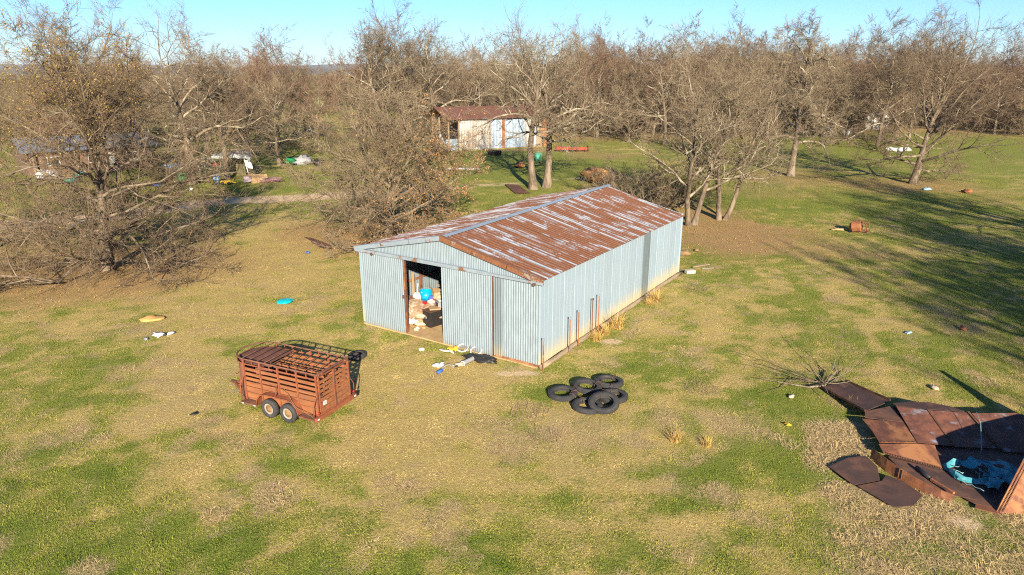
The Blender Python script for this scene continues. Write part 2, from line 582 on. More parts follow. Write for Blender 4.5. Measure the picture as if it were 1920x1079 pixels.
def tubes(P, Rad, K):
    N, S1 = P.shape[:2]
    T = np.zeros_like(P)
    T[:, 1:-1] = P[:, 2:] - P[:, :-2]; T[:, 0] = P[:, 1] - P[:, 0]; T[:, -1] = P[:, -1] - P[:, -2]
    T = norm(T)
    ref = np.where(np.abs(T[..., 2:3]) < .8, np.array([0, 0, 1.0]), np.array([1.0, 0, 0]))
    X = norm(np.cross(T, ref)); Yv = np.cross(X, T)
    an = np.arange(K) * 2 * np.pi / K
    V = P[:, :, None] + (X[:, :, None] * np.cos(an)[None, None, :, None] + Yv[:, :, None] * np.sin(an)[None, None, :, None]) * Rad[:, :, None, None]
    b = (np.arange(N) * S1 * K)[:, None, None]
    s = (np.arange(S1 - 1) * K)[None, :, None]
    k = np.arange(K)[None, None]; k2 = (k + 1) % K
    F = np.stack([b + s + k, b + s + k2, b + s + K + k2, b + s + K + k], -1).reshape(-1, 4)
    return V.reshape(-1, 3), F


def flakes(P, n, size, rg, wmask=None):
    """small leaf-sized faces along the twigs"""
    N, S1 = P.shape[:2]
    pr = None
    if wmask is not None:
        pr = wmask / wmask.sum()
    i = rg.choice(N, n, p=pr)
    j = rg.integers(0, S1 - 1, n); w = rg.uniform(0, 1, (n, 1))
    c = P[i, j] * (1 - w) + P[i, j + 1] * w + rg.normal(0, size * .7, (n, 3))
    a = norm(rg.normal(0, 1, (n, 3))); b = norm(np.cross(a, rg.normal(0, 1, (n, 3))))
    s = size * rg.uniform(.6, 1.4, (n, 1))
    V = np.stack([c - a * s, c - b * s * .5, c + a * s, c + b * s * .5], 1).reshape(-1, 3)
    F = np.arange(n * 4).reshape(n, 4)
    return V, F


def make_tree(seed, H, tr, limbs=14, k2=9, k3=9, k4=10, trunk=.72, t0=.25, a_low=80, a_top=25, l_low=.5, l_top=.28, gn=(.07, .17, .2, .2, .16), trop=(.02, .02, .04, .05, .04),
              ratio=(.46, .42, .5), ang=(52, 48, 42), twig=.007, leafs=0, leafsize=.05, lean=(0, 0), stems=1, spread=.3, zmin=.25, leafside=None, trunk_scale=1.0, azbias=None, kr=(6, 5, 4), tseg=1, limbr=1.0, ljit=(.75, 1.15)):
    rg = np.random.default_rng(seed)
    ns = 8
    az0 = rg.uniform(0, 6.28)
    azs = az0 + np.arange(stems) * 2 * np.pi / max(stems, 1) + rg.normal(0, .3, stems)
    st = np.stack([np.cos(azs) * tr * 1.4 * (stems > 1), np.sin(azs) * tr * 1.4 * (stems > 1), np.full(stems, -.15)], 1)
    d = norm(np.stack([np.cos(azs) * spread * (stems > 1) + lean[0], np.sin(azs) * spread * (stems > 1) + lean[1], np.ones(stems)], 1))
    L0 = H * trunk * rg.uniform(.85, 1.0, stems) if stems > 1 else np.array([H * trunk])
    P0, T0 = grow(st, d, L0, ns, gn[0], trop[0], rg)
    tt = np.linspace(0, 1, ns + 1)
    R0 = tr * (1 - .72 * tt)[None] * np.ones((stems, 1)); R0[:, 0] *= 1.35
    # limbs
    kl = max(3, int(round(limbs / stems)))
    s, d, t, rad, _ = spawn(P0, T0, R0, L0, kl, t0, 1, .5, .0, rg, True)
    N = len(s)
    q = (t - t0) / (1 - t0)
    an = np.radians(a_low + (a_top - a_low) * q) + rg.normal(0, .14, N)
    az = (np.arange(N) * 2.399 + rg.normal(0, .35, N))
    if azbias is not None:
        az = np.where(rg.uniform(0, 1, N) < azbias[1], azbias[0] + rg.normal(0, .7, N), az)
    d = norm(np.stack([np.sin(an) * np.cos(az), np.sin(an) * np.sin(az), np.cos(an)], 1) + .25 * np.repeat(T0[:, -1], kl, 0) * (stems > 1))
    L1 = H * (l_low + (l_top - l_low) * q) * rg.uniform(ljit[0], ljit[1], N)
    P1, T1 = grow(s, d, L1, 7, gn[1], trop[1], rg, zmin)
    r1 = np.minimum(rad * .62, (.016 * L1 + .02) * limbr)
    tt = np.linspace(0, 1, 8)
    R1 = r1[:, None] * (1 - .75 * tt)[None]
    s, d, t, rad, Lp = spawn(P1, T1, R1, L1, k2, .18, 1, math.radians(ang[0]), .2, rg)
    L2 = Lp * ratio[0] * (1.15 - .45 * t) * rg.uniform(.6, 1.2, len(s))
    P2, T2 = grow(s, d, L2, 5, gn[2], trop[2], rg, zmin)
    R2 = (np.minimum(rad * .7, (.015 * L2 + .009) * limbr))[:, None] * (1 - .7 * np.linspace(0, 1, 6))[None]
    s, d, t, rad, Lp = spawn(P2, T2, R2, L2, k3, .12, 1, math.radians(ang[1]), .2, rg)
    L3 = np.clip(Lp * ratio[1] * (1.15 - .4 * t) * rg.uniform(.6, 1.25, len(s)), .25, 3)
    P3, T3 = grow(s, d, L3, 3, gn[3], trop[3], rg, zmin)
    R3 = (np.clip(np.minimum(rad * .75, .005 + .009 * L3), twig * 1.2, twig * 3.2))[:, None] * (1 - .55 * np.linspace(0, 1, 4))[None]
    s, d, t, rad, Lp = spawn(P3, T3, R3, L3, k4, .1, 1, math.radians(ang[2]), .25, rg)
    L4 = np.clip(Lp * ratio[2] * rg.uniform(.6, 1.3, len(s)), .12, 1.1)
    s2, d2, t2, _, Lp2 = spawn(P2, T2, R2, L2, k4, .05, .95, math.radians(60), .25, rg, False)
    s = np.concatenate([s, s2]); d = np.concatenate([d, d2]); L4 = np.concatenate([L4, np.clip(rg.uniform(.25, .6, len(s2)) * H / 14, .12, .9)])
    P4, T4 = grow(s, d, L4, tseg, gn[4], trop[4], rg, zmin)
    R4 = np.full((len(s), 1), twig) * np.linspace(1, .4, tseg + 1)[None]
    Va, Fa = tubes(P0, R0 * trunk_scale, kr[0] + 4); Vb, Fb = tubes(P1, R1, kr[0])
    tv = np.concatenate([Va, Vb]); tf = [Fa, Fb + len(Va)]
    Vc, Fc = tubes(P2, R2, kr[2]); Vd, Fd = tubes(P3, R3, 3); Ve, Fe = tubes(P4, R4, 3)
    cv = [Vc, Vd, Ve]; cf = [Fc, Fd + len(Vc), Fe + len(Vc) + len(Vd)]; mi = [0, 0 if limbr > 1.2 and H > 12 and twig < .012 else 1, 1]
    if leafs:
        wm = None
        if leafside is not None:
            c = P4[:, 1]
            wm = np.clip(.12 + leafside[0] * c[:, 0] / H + leafside[1] * c[:, 1] / H + leafside[2] * (.5 - c[:, 2] / H), .03, 3)
        Vf, Ff = flakes(P4, leafs, leafsize, rg, wm)
        cf.append(Ff + sum(map(len, cv))); cv.append(Vf); mi.append(2)
    return (tv, tf), (np.concatenate(cv), cf, mi)


M_trunk = bark('trunk_bark', (.165, .125, .088), (.085, .064, .045), (.215, .17, .12))


def tree_meshes(kind, mats, **kw):
    (tv, tf), (cv, cf, mi) = make_tree(**kw)
    t = fastmesh(kind + '_trunk', tv, tf, [M_trunk, mats[0]], [0, 1], smooth=True)
    c = fastmesh(kind + '_crown', cv, cf, [mats[0], mats[1]] + ([mats[2]] if len(mats) > 2 else []), mi, smooth=False)
    return t, c


def put_tree(name, meshes, loc, rz, label, sc=1.0, group=None, cat='tree', trunkname='trunk'):
    e = thing(name, label, cat, loc, rz, group)
    e.scale = (sc, sc, sc)
    obj(trunkname, meshes[0], e); obj('crown', meshes[1], e)
    return e


OAK = (M_bark, M_twig); PALE = (M_bark_pale, M_twig_pale)
# the foreground and middle trees, each its own
big_left = tree_meshes('spreading_oak', (M_bark, M_twig, M_bud), seed=11, H=13.2, tr=.34, limbs=36, k2=10, k3=9, k4=9, t0=.06, trunk=.6, a_low=98, a_top=22, l_low=.62, l_top=.46, limbr=.7,
                       trop=(.02, -.02, 0, .02, .02), twig=.0085, leafs=11000, leafsize=.042, leafside=(-.6, 0, -1.2))
put_tree('spreading_oak', big_left, (-23.6, 38.4, 0), .4, 'large budding oak at the far left with long drooping low limbs', cat='tree')
l2 = tree_meshes('oak', (M_bark, M_twig_pale, M_bud), seed=23, H=13.4, tr=.3, limbs=18, k2=9, k3=9, k4=11, t0=.15, a_low=85, trunk=.6, l_low=.5, l_top=.42, twig=.0085, leafs=11000, leafsize=.042)
put_tree('oak_tree', l2, (-33.8, 41.5, 0), 1.0, 'yellow budded oak cut by the left picture edge behind the drooping oak')
ob = tree_meshes('open_oak', (M_bark, M_twig, M_bud), seed=37, H=17.2, tr=.34, limbs=15, k2=9, k3=9, k4=10, t0=.4, trunk=.58, a_low=70, a_top=26, l_low=.42, l_top=.46, gn=(.1, .22, .22, .2, .16), twig=.010, leafs=4000, leafsize=.05)
put_tree('oak_tree', ob, (-39.5, 66, 0), 0, 'tall dark oak rising highest against the sky at upper left')
po = tree_meshes('pale_oak', (M_bark_pale, M_twig_pale), seed=41, H=16.4, tr=.42, limbs=16, k2=9, k3=8, k4=5, t0=.36, trunk=.6, a_low=92, a_top=26, l_low=.50, l_top=.42, gn=(.06, .26, .26, .22, .18), trop=(.02, 0, .02, .03, .03), twig=.010, limbr=1.3, ratio=(.5, .46, .55))
put_tree('pale_oak', po, (-32.9, 70.4, 0), 2.0, 'pale barked oak with crooked bare limbs beside the green bucket')
o2 = tree_meshes('oak', OAK, seed=43, H=12.5, tr=.3, limbs=12, k2=8, k3=9, k4=9, t0=.35, a_low=75, l_low=.4, twig=.011)
put_tree('oak_tree', o2, (-30.6, 73.6, 0), .7, 'smaller oak standing right against the tarp shelter')
bo = tree_meshes('brush_oak', (M_bark, M_twig_pale, M_leaf), seed=53, H=10.6, tr=.30, limbs=36, k2=10, k3=9, k4=9, t0=.06, trunk=.42, a_low=98, a_top=14, l_low=.66, l_top=.56, limbr=.75, ljit=(.92, 1.05), gn=(.08, .12, .15, .16, .14), trop=(.02, .0, .02, .03, .03),
                 twig=.0085, leafs=13000, leafsize=.05, leafside=(1.0, -.1, .6), zmin=.15)
put_tree('brush_oak', bo, (-8.8, 47.6, 0), .3, 'dense twiggy oak with clinging brown leaves behind the metal shed')
ta = tree_meshes('tall_oak', PALE, seed=61, H=16.8, tr=.40, limbs=13, k2=9, k3=8, k4=5, t0=.5, trunk=.62, a_low=70, a_top=24, l_low=.36, l_top=.42, gn=(.05, .24, .24, .2, .16), twig=.010, lean=(-.05, 0), limbr=1.3, ratio=(.5, .46, .55))
put_tree('tall_oak', ta, (2.1, 67.0, 0), 0, 'left trunk of the tall pale pair standing behind the shed roof')
tb = tree_meshes('tall_oak', PALE, seed=67, H=15.8, tr=.42, limbs=14, k2=9, k3=8, k4=5, t0=.46, trunk=.6, a_low=78, a_top=26, l_low=.46, l_top=.42, gn=(.05, .26, .24, .2, .16), twig=.010, lean=(.05, 0), azbias=(0, .3), limbr=1.3, ratio=(.5, .46, .55))
put_tree('tall_oak', tb, (3.5, 68.3, 0), 0, 'right trunk of the tall pale pair standing behind the shed roof')
ca = tree_meshes('clump_oak', (M_bark_pale, M_twig_pale), seed=71, H=13.6, tr=.19, stems=3, spread=.28, limbs=24, k2=9, k3=8, k4=5, t0=.28, trunk=.72, a_low=75, a_top=20, l_low=.42, l_top=.3, twig=.009, gn=(.08, .2, .2, .2, .16), lean=(.05, 0), limbr=1.3, ratio=(.5, .46, .55))
put_tree('clump_oak', ca, (16.4, 52.6, 0), 0, 'many stemmed pale oak clump right of the shed')
cb = tree_meshes('oak', PALE, seed=73, H=13.4, tr=.21, stems=2, spread=.3, limbs=20, k2=9, k3=8, k4=5, t0=.25, trunk=.74, a_low=80, a_top=20, l_low=.42, l_top=.3, twig=.009, gn=(.08, .2, .2, .2, .16), lean=(-.08, 0), limbr=1.3, ratio=(.5, .46, .55))
put_tree('clump_oak', cb, (13.5, 50.6, 0), .5, 'forked pale oak nearest the back corner of the shed')
gn_ = tree_meshes('gnarled_oak', (M_bark_pale, M_twig_pale), seed=79, H=16.6, tr=.38, limbs=18, k2=9, k3=8, k4=8, t0=.22, trunk=.82, a_low=98, a_top=30, l_low=.42, l_top=.3, gn=(.04, .33, .34, .3, .2), trop=(.02, .0, .03, .03, .02), twig=.011, limbr=1.35)
put_tree('gnarled_oak', gn_, (30.9, 76, 0), .2, 'gnarled oak with contorted pale limbs between the clump and the right hand oak')
ro = tree_meshes('round_oak', (M_bark, M_twig), seed=83, H=15.6, tr=.40, limbs=20, k2=9, k3=9, k4=9, t0=.2, trunk=.52, a_low=94, a_top=15, l_low=.50, l_top=.52, gn=(.05, .13, .16, .17, .14), trop=(.02, .02, .04, .04, .03), twig=.010, lean=(.12, 0))
put_tree('round_oak', ro, (41.3, 70.3, 0), 0, 'dark round crowned oak with a leaning trunk at the right')
# a thicket of brush behind the shed's back corner
th_ = tree_meshes('thicket', (M_bark, M_twig_pale), seed=89, H=4.2, tr=.07, stems=7, spread=.9, limbs=42, k2=7, k3=6, k4=5, t0=.1, trunk=.75, a_low=80, a_top=35, l_low=.6, l_top=.4, twig=.007, zmin=.05, gn=(.15, .2, .2, .2, .16))
for i, (x, y, sc, lb) in enumerate(((10.8, 55.5, 1.15, 'low tangled brush thicket just behind the shed ridge end'), (14.2, 57.5, .95, 'grey brush thicket between the shed corner and the clump of oaks'), (8.6, 60.5, .8, 'small tangled brush beside the rotten stump'))):
    put_tree('brush_thicket', th_, (x, y, 0), i * 2.1, lb, sc, 'brush thickets behind the shed', 'shrub', 'stems')
# oaks just outside the right of the view: their shade lies across the field
for i, (x, y, ms, sc) in enumerate(((31.5, 8, l2, 1.0), (37, 17, ro, .95), (41.5, 37, ro, 1.0), (26.5, 4, ob, .9), (29.5, 14, l2, .95), (34.5, 23, ro, .85))):
    put_tree('oak_tree', ms, (x, y, 0), i * 1.7 + .4, 'oak outside the right picture edge shading the field', sc, 'oaks shading the right of the field')

# ---- the wood behind
wood = []
for i, (H, tr, lim, tl, bm, tm) in enumerate(((15, .24, 14, .3, M_bark_pale, M_twig), (16.5, .26, 13, .35, M_bark_pale, M_twig_pale), (14, .2, 15, .25, M_bark, M_twig_red), (15.5, .22, 14, .3, M_bark, M_twig_red),
                                              (17.5, .26, 12, .4, M_bark_pale, M_twig), (13, .2, 16, .18, M_bark, M_twig_pale), (15, .22, 15, .28, M_bark_pale, M_twig_red))):
    wood.append(tree_meshes('wood_oak', (bm, tm), seed=200 + i * 7, H=H, tr=tr, limbs=lim, k2=8, k3=8, k4=7, t0=tl, a_low=80, a_top=28, l_low=.40, l_top=.42, gn=(.07, .2, .2, .18, .15), twig=.015, kr=(5, 4, 3), trunk=.58, limbr=1.7))
rg = np.random.default_rng(5)
spots = []


def far_enough(x, y, dmin):
    return all((x - a) ** 2 + (y - b) ** 2 > dmin * dmin for a, b in spots)


def in_view(x, y, marg=8):
    return abs(x) < .75 * (y * .9535 + 3.3) + marg


def scatter(n, fx, fy, dmin, ok=lambda x, y: True, tries=6000):
    out = []
    for _ in range(tries):
        if len(out) >= n: break
        x, y = rg.uniform(*fx), rg.uniform(*fy)
        if in_view(x, y) and ok(x, y) and far_enough(x, y, dmin):
            spots.append((x, y)); out.append((x, y))
    return out


def barn_clear(x, y):
    return not (-16 < x < 13 and y < 122)


groups = [
    ('woods at the right', 'bare oak in the wood filling the right background', scatter(60, (24, 150), (104, 190), 6.5, lambda x, y: y > 150 - .0 * x or (x < 58 and y > 106) or (x > 86 and y > 116 + (90 - x) * .2))),
    ('woods behind the old barn', 'bare oak in the wood behind the old barn', scatter(82, (-22, 72), (112, 190), 6.5, lambda x, y: barn_clear(x, y) and (y > 132 or rg.uniform() < .4))),
    ('trees among the camp', 'bare oak standing behind the tarp shelter', scatter(17, (-66, -24), (84, 135), 7.5, lambda x, y: not (-64 < x < -38 and y < 96))),
    ('woods at the left', 'bare oak in the thin wood beyond the house', scatter(34, (-130, -58), (98, 210), 8.0)),
    ('trees beyond the meadow', 'small bare oak beyond the pale meadow', scatter(38, (-110, -8), (185, 250), 7.5)),
]
for gname, lb, pts in groups:
    for (x, y) in pts:
        k = int(rg.integers(0, len(wood)))
        sc = rg.uniform(.72, 1.18) * (1.0 + .1 * (gname.startswith('woods behind')))
        if 'meadow' in gname: sc *= .62
        if 'left' in gname: sc *= .8
        if 'barn' in gname: sc *= .98
        if 'right' in gname: sc *= 1.1
        put_tree('wood_oak', wood[k], (x, y, 0), rg.uniform(0, 6.28), lb, sc, gname)
# a few that rise above the rest
for nm, x, y, k, sc, lb in (('tall_oak', -21, 112, ta, 1.2, 'tall bare oak against the sky behind the brown leaved oak'), ('tall_oak', -13, 118, po, 1.12, 'wide bare oak rising left of the old barn roof'),
                            ('dark_oak', 71, 142, wood[0], 1.45, 'dark fan shaped tree top rising above the right wood'), ('white_oak', 75.4, 137.3, wood[4], 1.0, 'pale trunked oak beside the white tarp under the right wood'),
                            ('oak_tree', -37, 120, wood[4], .95, 'slender pale oak alone at the edge of the meadow')):
    put_tree(nm, k, (x, y, 0), 1.3 * x, lb, sc)
# the far-off woodland that reads as one mass
n = 2600
px = rg.uniform(-1, 1, n); py = 190 + 1500 * rg.uniform(0, 1, n) ** 2.2
px = px * (.78 * py + 30)
keep = ((px > -10) | (py > 250)) & ~((px < 0) & (py < 420) & (np.abs(px + 75) < 45) & (py > 250))
px, py = px[keep], py[keep]
sc = rg.uniform(.75, 1.1, len(px)) * np.where(px < py * .02, .6, .9)
far = []
for i in range(3):
    (tv, tf), (cv, cf, mi) = make_tree(seed=300 + i, H=15, tr=.3, limbs=10, k2=6, k3=6, k4=4, t0=.2, a_low=78, a_top=16, l_low=.38, l_top=.3, twig=.045, kr=(4, 3, 3))
    far.append(fastmesh('far_tree', np.concatenate([tv, cv]), tf + [f + len(tv) for f in cf], [M_bark, (M_twig, M_twig_red, M_twig)[i]], [0, 0, 0, 1, 1]))
o = instancer('woodland', np.stack([px, py, py * 0 - .2], 1), rg.integers(0, 3, len(px)), np.stack([px * 0, px * 0, rg.uniform(0, 6.28, len(px))], 1), np.stack([sc] * 3, 1), far)
o['label'] = 'far bare woodland reaching to the horizon'; o['category'] = 'woodland'

# undergrowth of saplings and brush along and inside the wood
bush = []
for i in range(4):
    (tv, tf), (cv, cf, mi) = make_tree(seed=340 + i, H=5.0 + i * .6, tr=.06, stems=4, spread=.5, limbs=24, k2=6, k3=6, k4=5, t0=.12, trunk=.8, a_low=65, a_top=20, l_low=.45, l_top=.35, twig=.013, zmin=.1, kr=(3, 3, 3))
    bush.append(fastmesh('sapling', np.concatenate([tv, cv]), tf + [f + len(tv) for f in cf], [M_bark, (M_twig, M_twig_red, M_twig, M_twig_pale)[i]], [0, 0, 0, 1, 1]))
n = 1300
ux = rg.uniform(-14, 175, n); uy = rg.uniform(112, 215, n)
k = np.array([in_view(a, b) for a, b in zip(ux, uy)]) & ((uy > 146) | (ux < 52) | (ux > 88)) & ~((ux < 12) & (uy < 122)) & (uy > 134 - .12 * ux)
ux, uy = ux[k], uy[k]; n = len(ux); sc = rg.uniform(.6, 1.25, n)
o = instancer('undergrowth', np.stack([ux, uy, ux * 0 - .05], 1), rg.integers(0, 4, n), np.stack([ux * 0, ux * 0, rg.uniform(0, 6.28, n)], 1), np.stack([sc] * 3, 1), bush)
o['label'] = 'brown brush and saplings filling the wood below the oaks'; o['category'] = 'brush'

# ------------------------------------------------------------------ grass
def blades(name, mat, n, rad, hmin, hmax, wid, seed, lean=.5, segs=2, flop=0.0):
    rg = np.random.default_rng(seed)
    r = rad * np.sqrt(rg.uniform(0, 1, n)); t = rg.uniform(0, 6.28, n)
    b = np.stack([r * np.cos(t), r * np.sin(t), np.full(n, -.02)], 1)
    h = rg.uniform(hmin, hmax, n)
    az = rg.uniform(0, 6.28, n) if not flop else rg.normal(0, flop, n)
    ln = np.abs(rg.normal(lean, .3, n))
    d = np.stack([np.cos(az) * ln, np.sin(az) * ln, np.ones(n)], 1); d = norm(d)
    side = norm(np.stack([-np.sin(az), np.cos(az), rg.normal(0, .3, n)], 1)) * wid
    mid_ = b + d * (h * .55)[:, None]
    d2 = norm(d + np.stack([np.cos(az) * ln, np.sin(az) * ln, -.5 * ln], 1) * .8)
    tip = mid_ + d2 * (h * .5)[:, None]
    V = np.stack([b - side, b + side, mid_ + side * .8, mid_ - side * .8, tip], 1).reshape(-1, 3)
    o = np.arange(n) * 5
    return fastmesh(name, V, [np.stack([o, o + 1, o + 2, o + 3], 1), np.stack([o + 3, o + 2, o + 4], 1)], [mat], [0, 0])


def blademat(name, c1, c2, c3):
    m, nt, bs = newmat(name)
    oi = nd(nt, 'ShaderNodeObjectInfo').outputs['Random']
    col = mixc(nt, oi, c1, c2)
    n = noise(nt, nd(nt, 'ShaderNodeTexCoord').outputs['Object'], 9, 2)
    col = mixc(nt, ramp(nt, n, .5, .7), col, c3)
    nt.links.new(col, bs.inputs['Base Color'])
    bs.inputs['Roughness'].default_value = .8; bs.inputs['Specular IOR Level'].default_value = .15
    return m


def tonemat(name):
    """blade colour that runs from fresh green to straw with the dryness of the spot"""
    m, nt, bs = newmat(name)
    t = nd(nt, 'ShaderNodeAttribute', attribute_name='tone', attribute_type='INSTANCER').outputs['Fac']
    n = noise(nt, nd(nt, 'ShaderNodeTexCoord').outputs['Object'], 7, 2)
    t = mth(nt, 'ADD', t, mth(nt, 'MULTIPLY', mth(nt, 'SUBTRACT', n, .5), .35))
    cr = nd(nt, 'ShaderNodeValToRGB', {0: t})
    el = cr.color_ramp.elements
    el[0].position = .0; el[0].color = (.115, .165, .02, 1)
    el[1].position = 1.0; el[1].color = (.55, .41, .16, 1)
    for p, c in ((.28, (.205, .225, .036)), (.5, (.32, .285, .065)), (.72, (.44, .345, .105))):
        e_ = el.new(p); e_.color = c4(c)
    nt.links.new(cr.outputs[0], bs.inputs['Base Color'])
    bs.inputs['Roughness'].default_value = .8; bs.inputs['Specular IOR Level'].default_value = .15
    return m


M_turfblade = tonemat('turf_blades')
M_gr = blademat('green_blades', (.15, .19, .028), (.235, .25, .052), (.32, .285, .085))
M_st = blademat('straw_blades', (.40, .30, .10), (.50, .385, .155), (.33, .24, .085))
M_dd = blademat('bleached_blades', (.44, .32, .15), (.52, .39, .20), (.33, .235, .105))
T_gr = [blades('green_tuft', M_turfblade, 56, .32, .03, .08, .007, 20 + i, 1.2) for i in range(4)]
T_st = [blades('straw_tuft', M_turfblade, 52, .32, .03, .075, .007, 30 + i, 1.9) for i in range(4)]
T_dd = [blades('bleached_tuft', M_dd, 80, .30, .07, .23, .0045, 40 + i, 1.6) for i in range(4)]

SHED_O = np.array([-6.76, 29.54]); SX = np.array([.8394, -.5435]); SY = np.array([.5435, .8394])


def in_shed(x, y, m=0.0):
    a = (x - SHED_O[0]) * SX[0] + (y - SHED_O[1]) * SX[1]; b = (x - SHED_O[0]) * SY[0] + (y - SHED_O[1]) * SY[1]
    return (a > -m) & (a < 9.34 + m) & (b > -m) & (b < 15.5 + m)


def in_poly(x, y, poly):
    c = np.zeros(np.shape(x), bool); n = len(poly)
    for i in range(n):
        x1, y1 = poly[i][:2]; x2, y2 = poly[(i + 1) % n][:2]
        if y1 == y2: continue
        k = ((y1 > y) != (y2 > y)) & (x < (x2 - x1) * (y - y1) / (y2 - y1) + x1)
        c ^= k
    return c


TANKAREA = [(10.7, 17.95), (11.2, 19.6), (11.7, 20.1), (12.6, 20.5), (13.8, 20.4), (14.6, 19.75), (16.9, 19.3), (17, 17.5), (13.3, 15.1), (12.6, 15.2), (11.7, 15.7), (11.0, 16.6)]
PLATE = [(9.2, 17.45), (10.5, 18.0), (11.1, 16.75), (11.3, 15.95), (10.7, 15.1), (9.9, 15.0), (9.2, 16.2)]
LONGPL = [(12.31, 22.9), (12.8, 21.0), (11.6, 20.2), (11.3, 22.4)]

rg = np.random.default_rng(99)
N = 150000
# uniform over the visible ground, thinning with distance
y = 11.5 + (75 - 11.5) * rg.uniform(0, 1, N) ** 1.25
x = rg.uniform(-1, 1, N) * (.75 * (y * .9535 + 3.3) + 1.5)
dry, lit, soil, thatch = zones(x, y)
ok = ~in_shed(x, y, .12) & ~in_poly(x, y, TANKAREA) & ~in_poly(x, y, PLATE) & ~in_poly(x, y, LONGPL)
fine = fbm(x * 1.3, y * 1.3, 91)
u = rg.uniform(0, 1, N)
streak = fbm(x * .55 + y * .2, y * 2.4 - x * .5, 93)
dd = dry + 1.2 * (fine - .5) + .7 * (streak - .5) + .75 * (fbm(x * 3.4, y * 4.0, 171, 3) - .5)
bare = (fbm(x * 1.5, y * 1.9, 131) > .66) & (u < .9) | (soil > .35) & (u < .95) | (lit > .4) & (u < .8 * lit + .1)
tone_ = np.clip(.40 + .85 * (dd - .47) + .2 * (u - .5), 0, 1)
kind = np.where(thatch > .36 + .75 * rg.uniform(0, 1, N), 2, np.where(tone_ > .5, 1, 0))
ok &= ~bare
# near the camera every tuft stays; with distance fewer and larger
ok &= rg.uniform(0, 1, N) < np.interp(y, [11, 22, 45, 75], [1, .85, .55, .22])
for kd, nm, tp, lb in ((0, 'green_grass', T_gr, 'short green spring grass'), (1, 'straw_grass', T_st, 'dry straw coloured grass'), (2, 'dead_grass', T_dd, 'bleached matted dead grass')):
    s = ok & (kind == kd)
    xs, ys = x[s], y[s]
    k = s.sum()
    sz = rg.uniform(.7, 1.25, k) * np.interp(ys, [12, 30, 75], [.95, 1.1, 1.7])
    hz = sz * rg.uniform(.7, 1.25, k) * np.where(rg.uniform(0, 1, k) < .05, 2.3, 1) * np.clip(.6 + .9 * fine[s], .6, 1.4) * np.interp(ys, [12, 30, 75], [1, .95, .8])
    if kd == 2: hz = hz * np.where((xs > 8) & (ys < 20), 1, .5)      # matted flat out on the lawn, standing round the tank
    o = instancer(nm, np.stack([xs, ys, gz(xs, ys)], 1), rg.integers(0, 4, k), np.stack([xs * 0, xs * 0, rg.uniform(0, 6.28, k)], 1), np.stack([sz, sz, hz], 1), tp, tone=tone_[s])
    o['label'] = lb; o['category'] = 'grass'
# fallen oak leaves under the trees
n = 110000
lx = rg.uniform(-40, 46, n); ly = rg.uniform(26, 82, n)
zl = zones(lx, ly)[1]
k = (rg.uniform(0, 1, n) < zl * 1.1) & ~in_shed(lx, ly, .1)
lx, ly = lx[k], ly[k]; n = len(lx)
c = np.stack([lx, ly, gz(lx, ly) + rg.uniform(.01, .06, n)], 1)
a_ = norm(np.stack([rg.normal(0, 1, n), rg.normal(0, 1, n), rg.normal(0, .35, n)], 1)); b_ = norm(np.cross(a_, np.stack([rg.normal(0, .3, n), rg.normal(0, .3, n), np.ones(n)], 1)))
s_ = rg.uniform(.025, .06, (n, 1))
V = np.stack([c - a_ * s_, c - b_ * s_ * .5, c + a_ * s_, c + b_ * s_ * .5], 1).reshape(-1, 3)
obj('leaf_litter', fastmesh('leaf_litter', V, [np.arange(n * 4).reshape(n, 4)], [M_leaf]), label='fallen brown oak leaves under the trees', cat='leaves', kind='stuff')

# ------------------------------------------------------------------ the metal shed
def sheet_metal(name, base, base2, rust, amount, stretch, rustscale, foot_tint=None, fine=True, off=False, metal=.25, rough=.55):
    """galvanised sheet with rust streaks; foot_tint = (colour, z0, z1) tint painted low on the wall"""
    m, nt, bs = newmat(name)
    v = objco(nt, stretch, off=off); v2 = objco(nt, (1, 1, 1), off=off)
    oi = nd(nt, 'ShaderNodeObjectInfo').outputs['Random']
    n0 = noise(nt, objco(nt, (stretch[0] ** .5, stretch[1] ** .5, stretch[2] ** .5), off=False), 2.2, 5, .6)
    col = mixc(nt, ramp(nt, n0, .35, .68), base, base2)
    col = mixc(nt, mth(nt, 'MULTIPLY', oi, .35), col, tuple(c * .72 for c in base))
    n1 = noise(nt, v, rustscale, 6, .6); n2 = noise(nt, v2, 14, 4, .7)
    r = mth(nt, 'ADD', n1, mth(nt, 'MULTIPLY', mth(nt, 'SUBTRACT', n2, .5), .35))
    rf = ramp(nt, r, 1 - amount - .045, 1 - amount + .045)
    rc = mixc(nt, ramp(nt, n2, .35, .65), rust, tuple(c * .62 for c in rust))
    if foot_tint:
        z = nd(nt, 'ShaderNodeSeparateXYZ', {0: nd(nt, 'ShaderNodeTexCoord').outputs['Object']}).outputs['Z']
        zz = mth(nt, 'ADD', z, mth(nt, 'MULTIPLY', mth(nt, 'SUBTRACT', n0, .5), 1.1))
        col = mixc(nt, mth(nt, 'MULTIPLY', mth(nt, 'SUBTRACT', 1.0, ramp(nt, zz, foot_tint[1], foot_tint[2])), .92), col, foot_tint[0])
    col = mixc(nt, rf, col, rc)
    nt.links.new(col, bs.inputs['Base Color'])
    mt = mth(nt, 'MULTIPLY', mth(nt, 'SUBTRACT', 1.0, rf), metal)
    nt.links.new(mt, bs.inputs['Metallic'])
    nt.links.new(mth(nt, 'ADD', rough, mth(nt, 'MULTIPLY', rf, .35)), bs.inputs['Roughness'])
    bump(nt, bs, mth(nt, 'ADD', n1, mth(nt, 'MULTIPLY', n2, .4)), .25, .01)
    return m


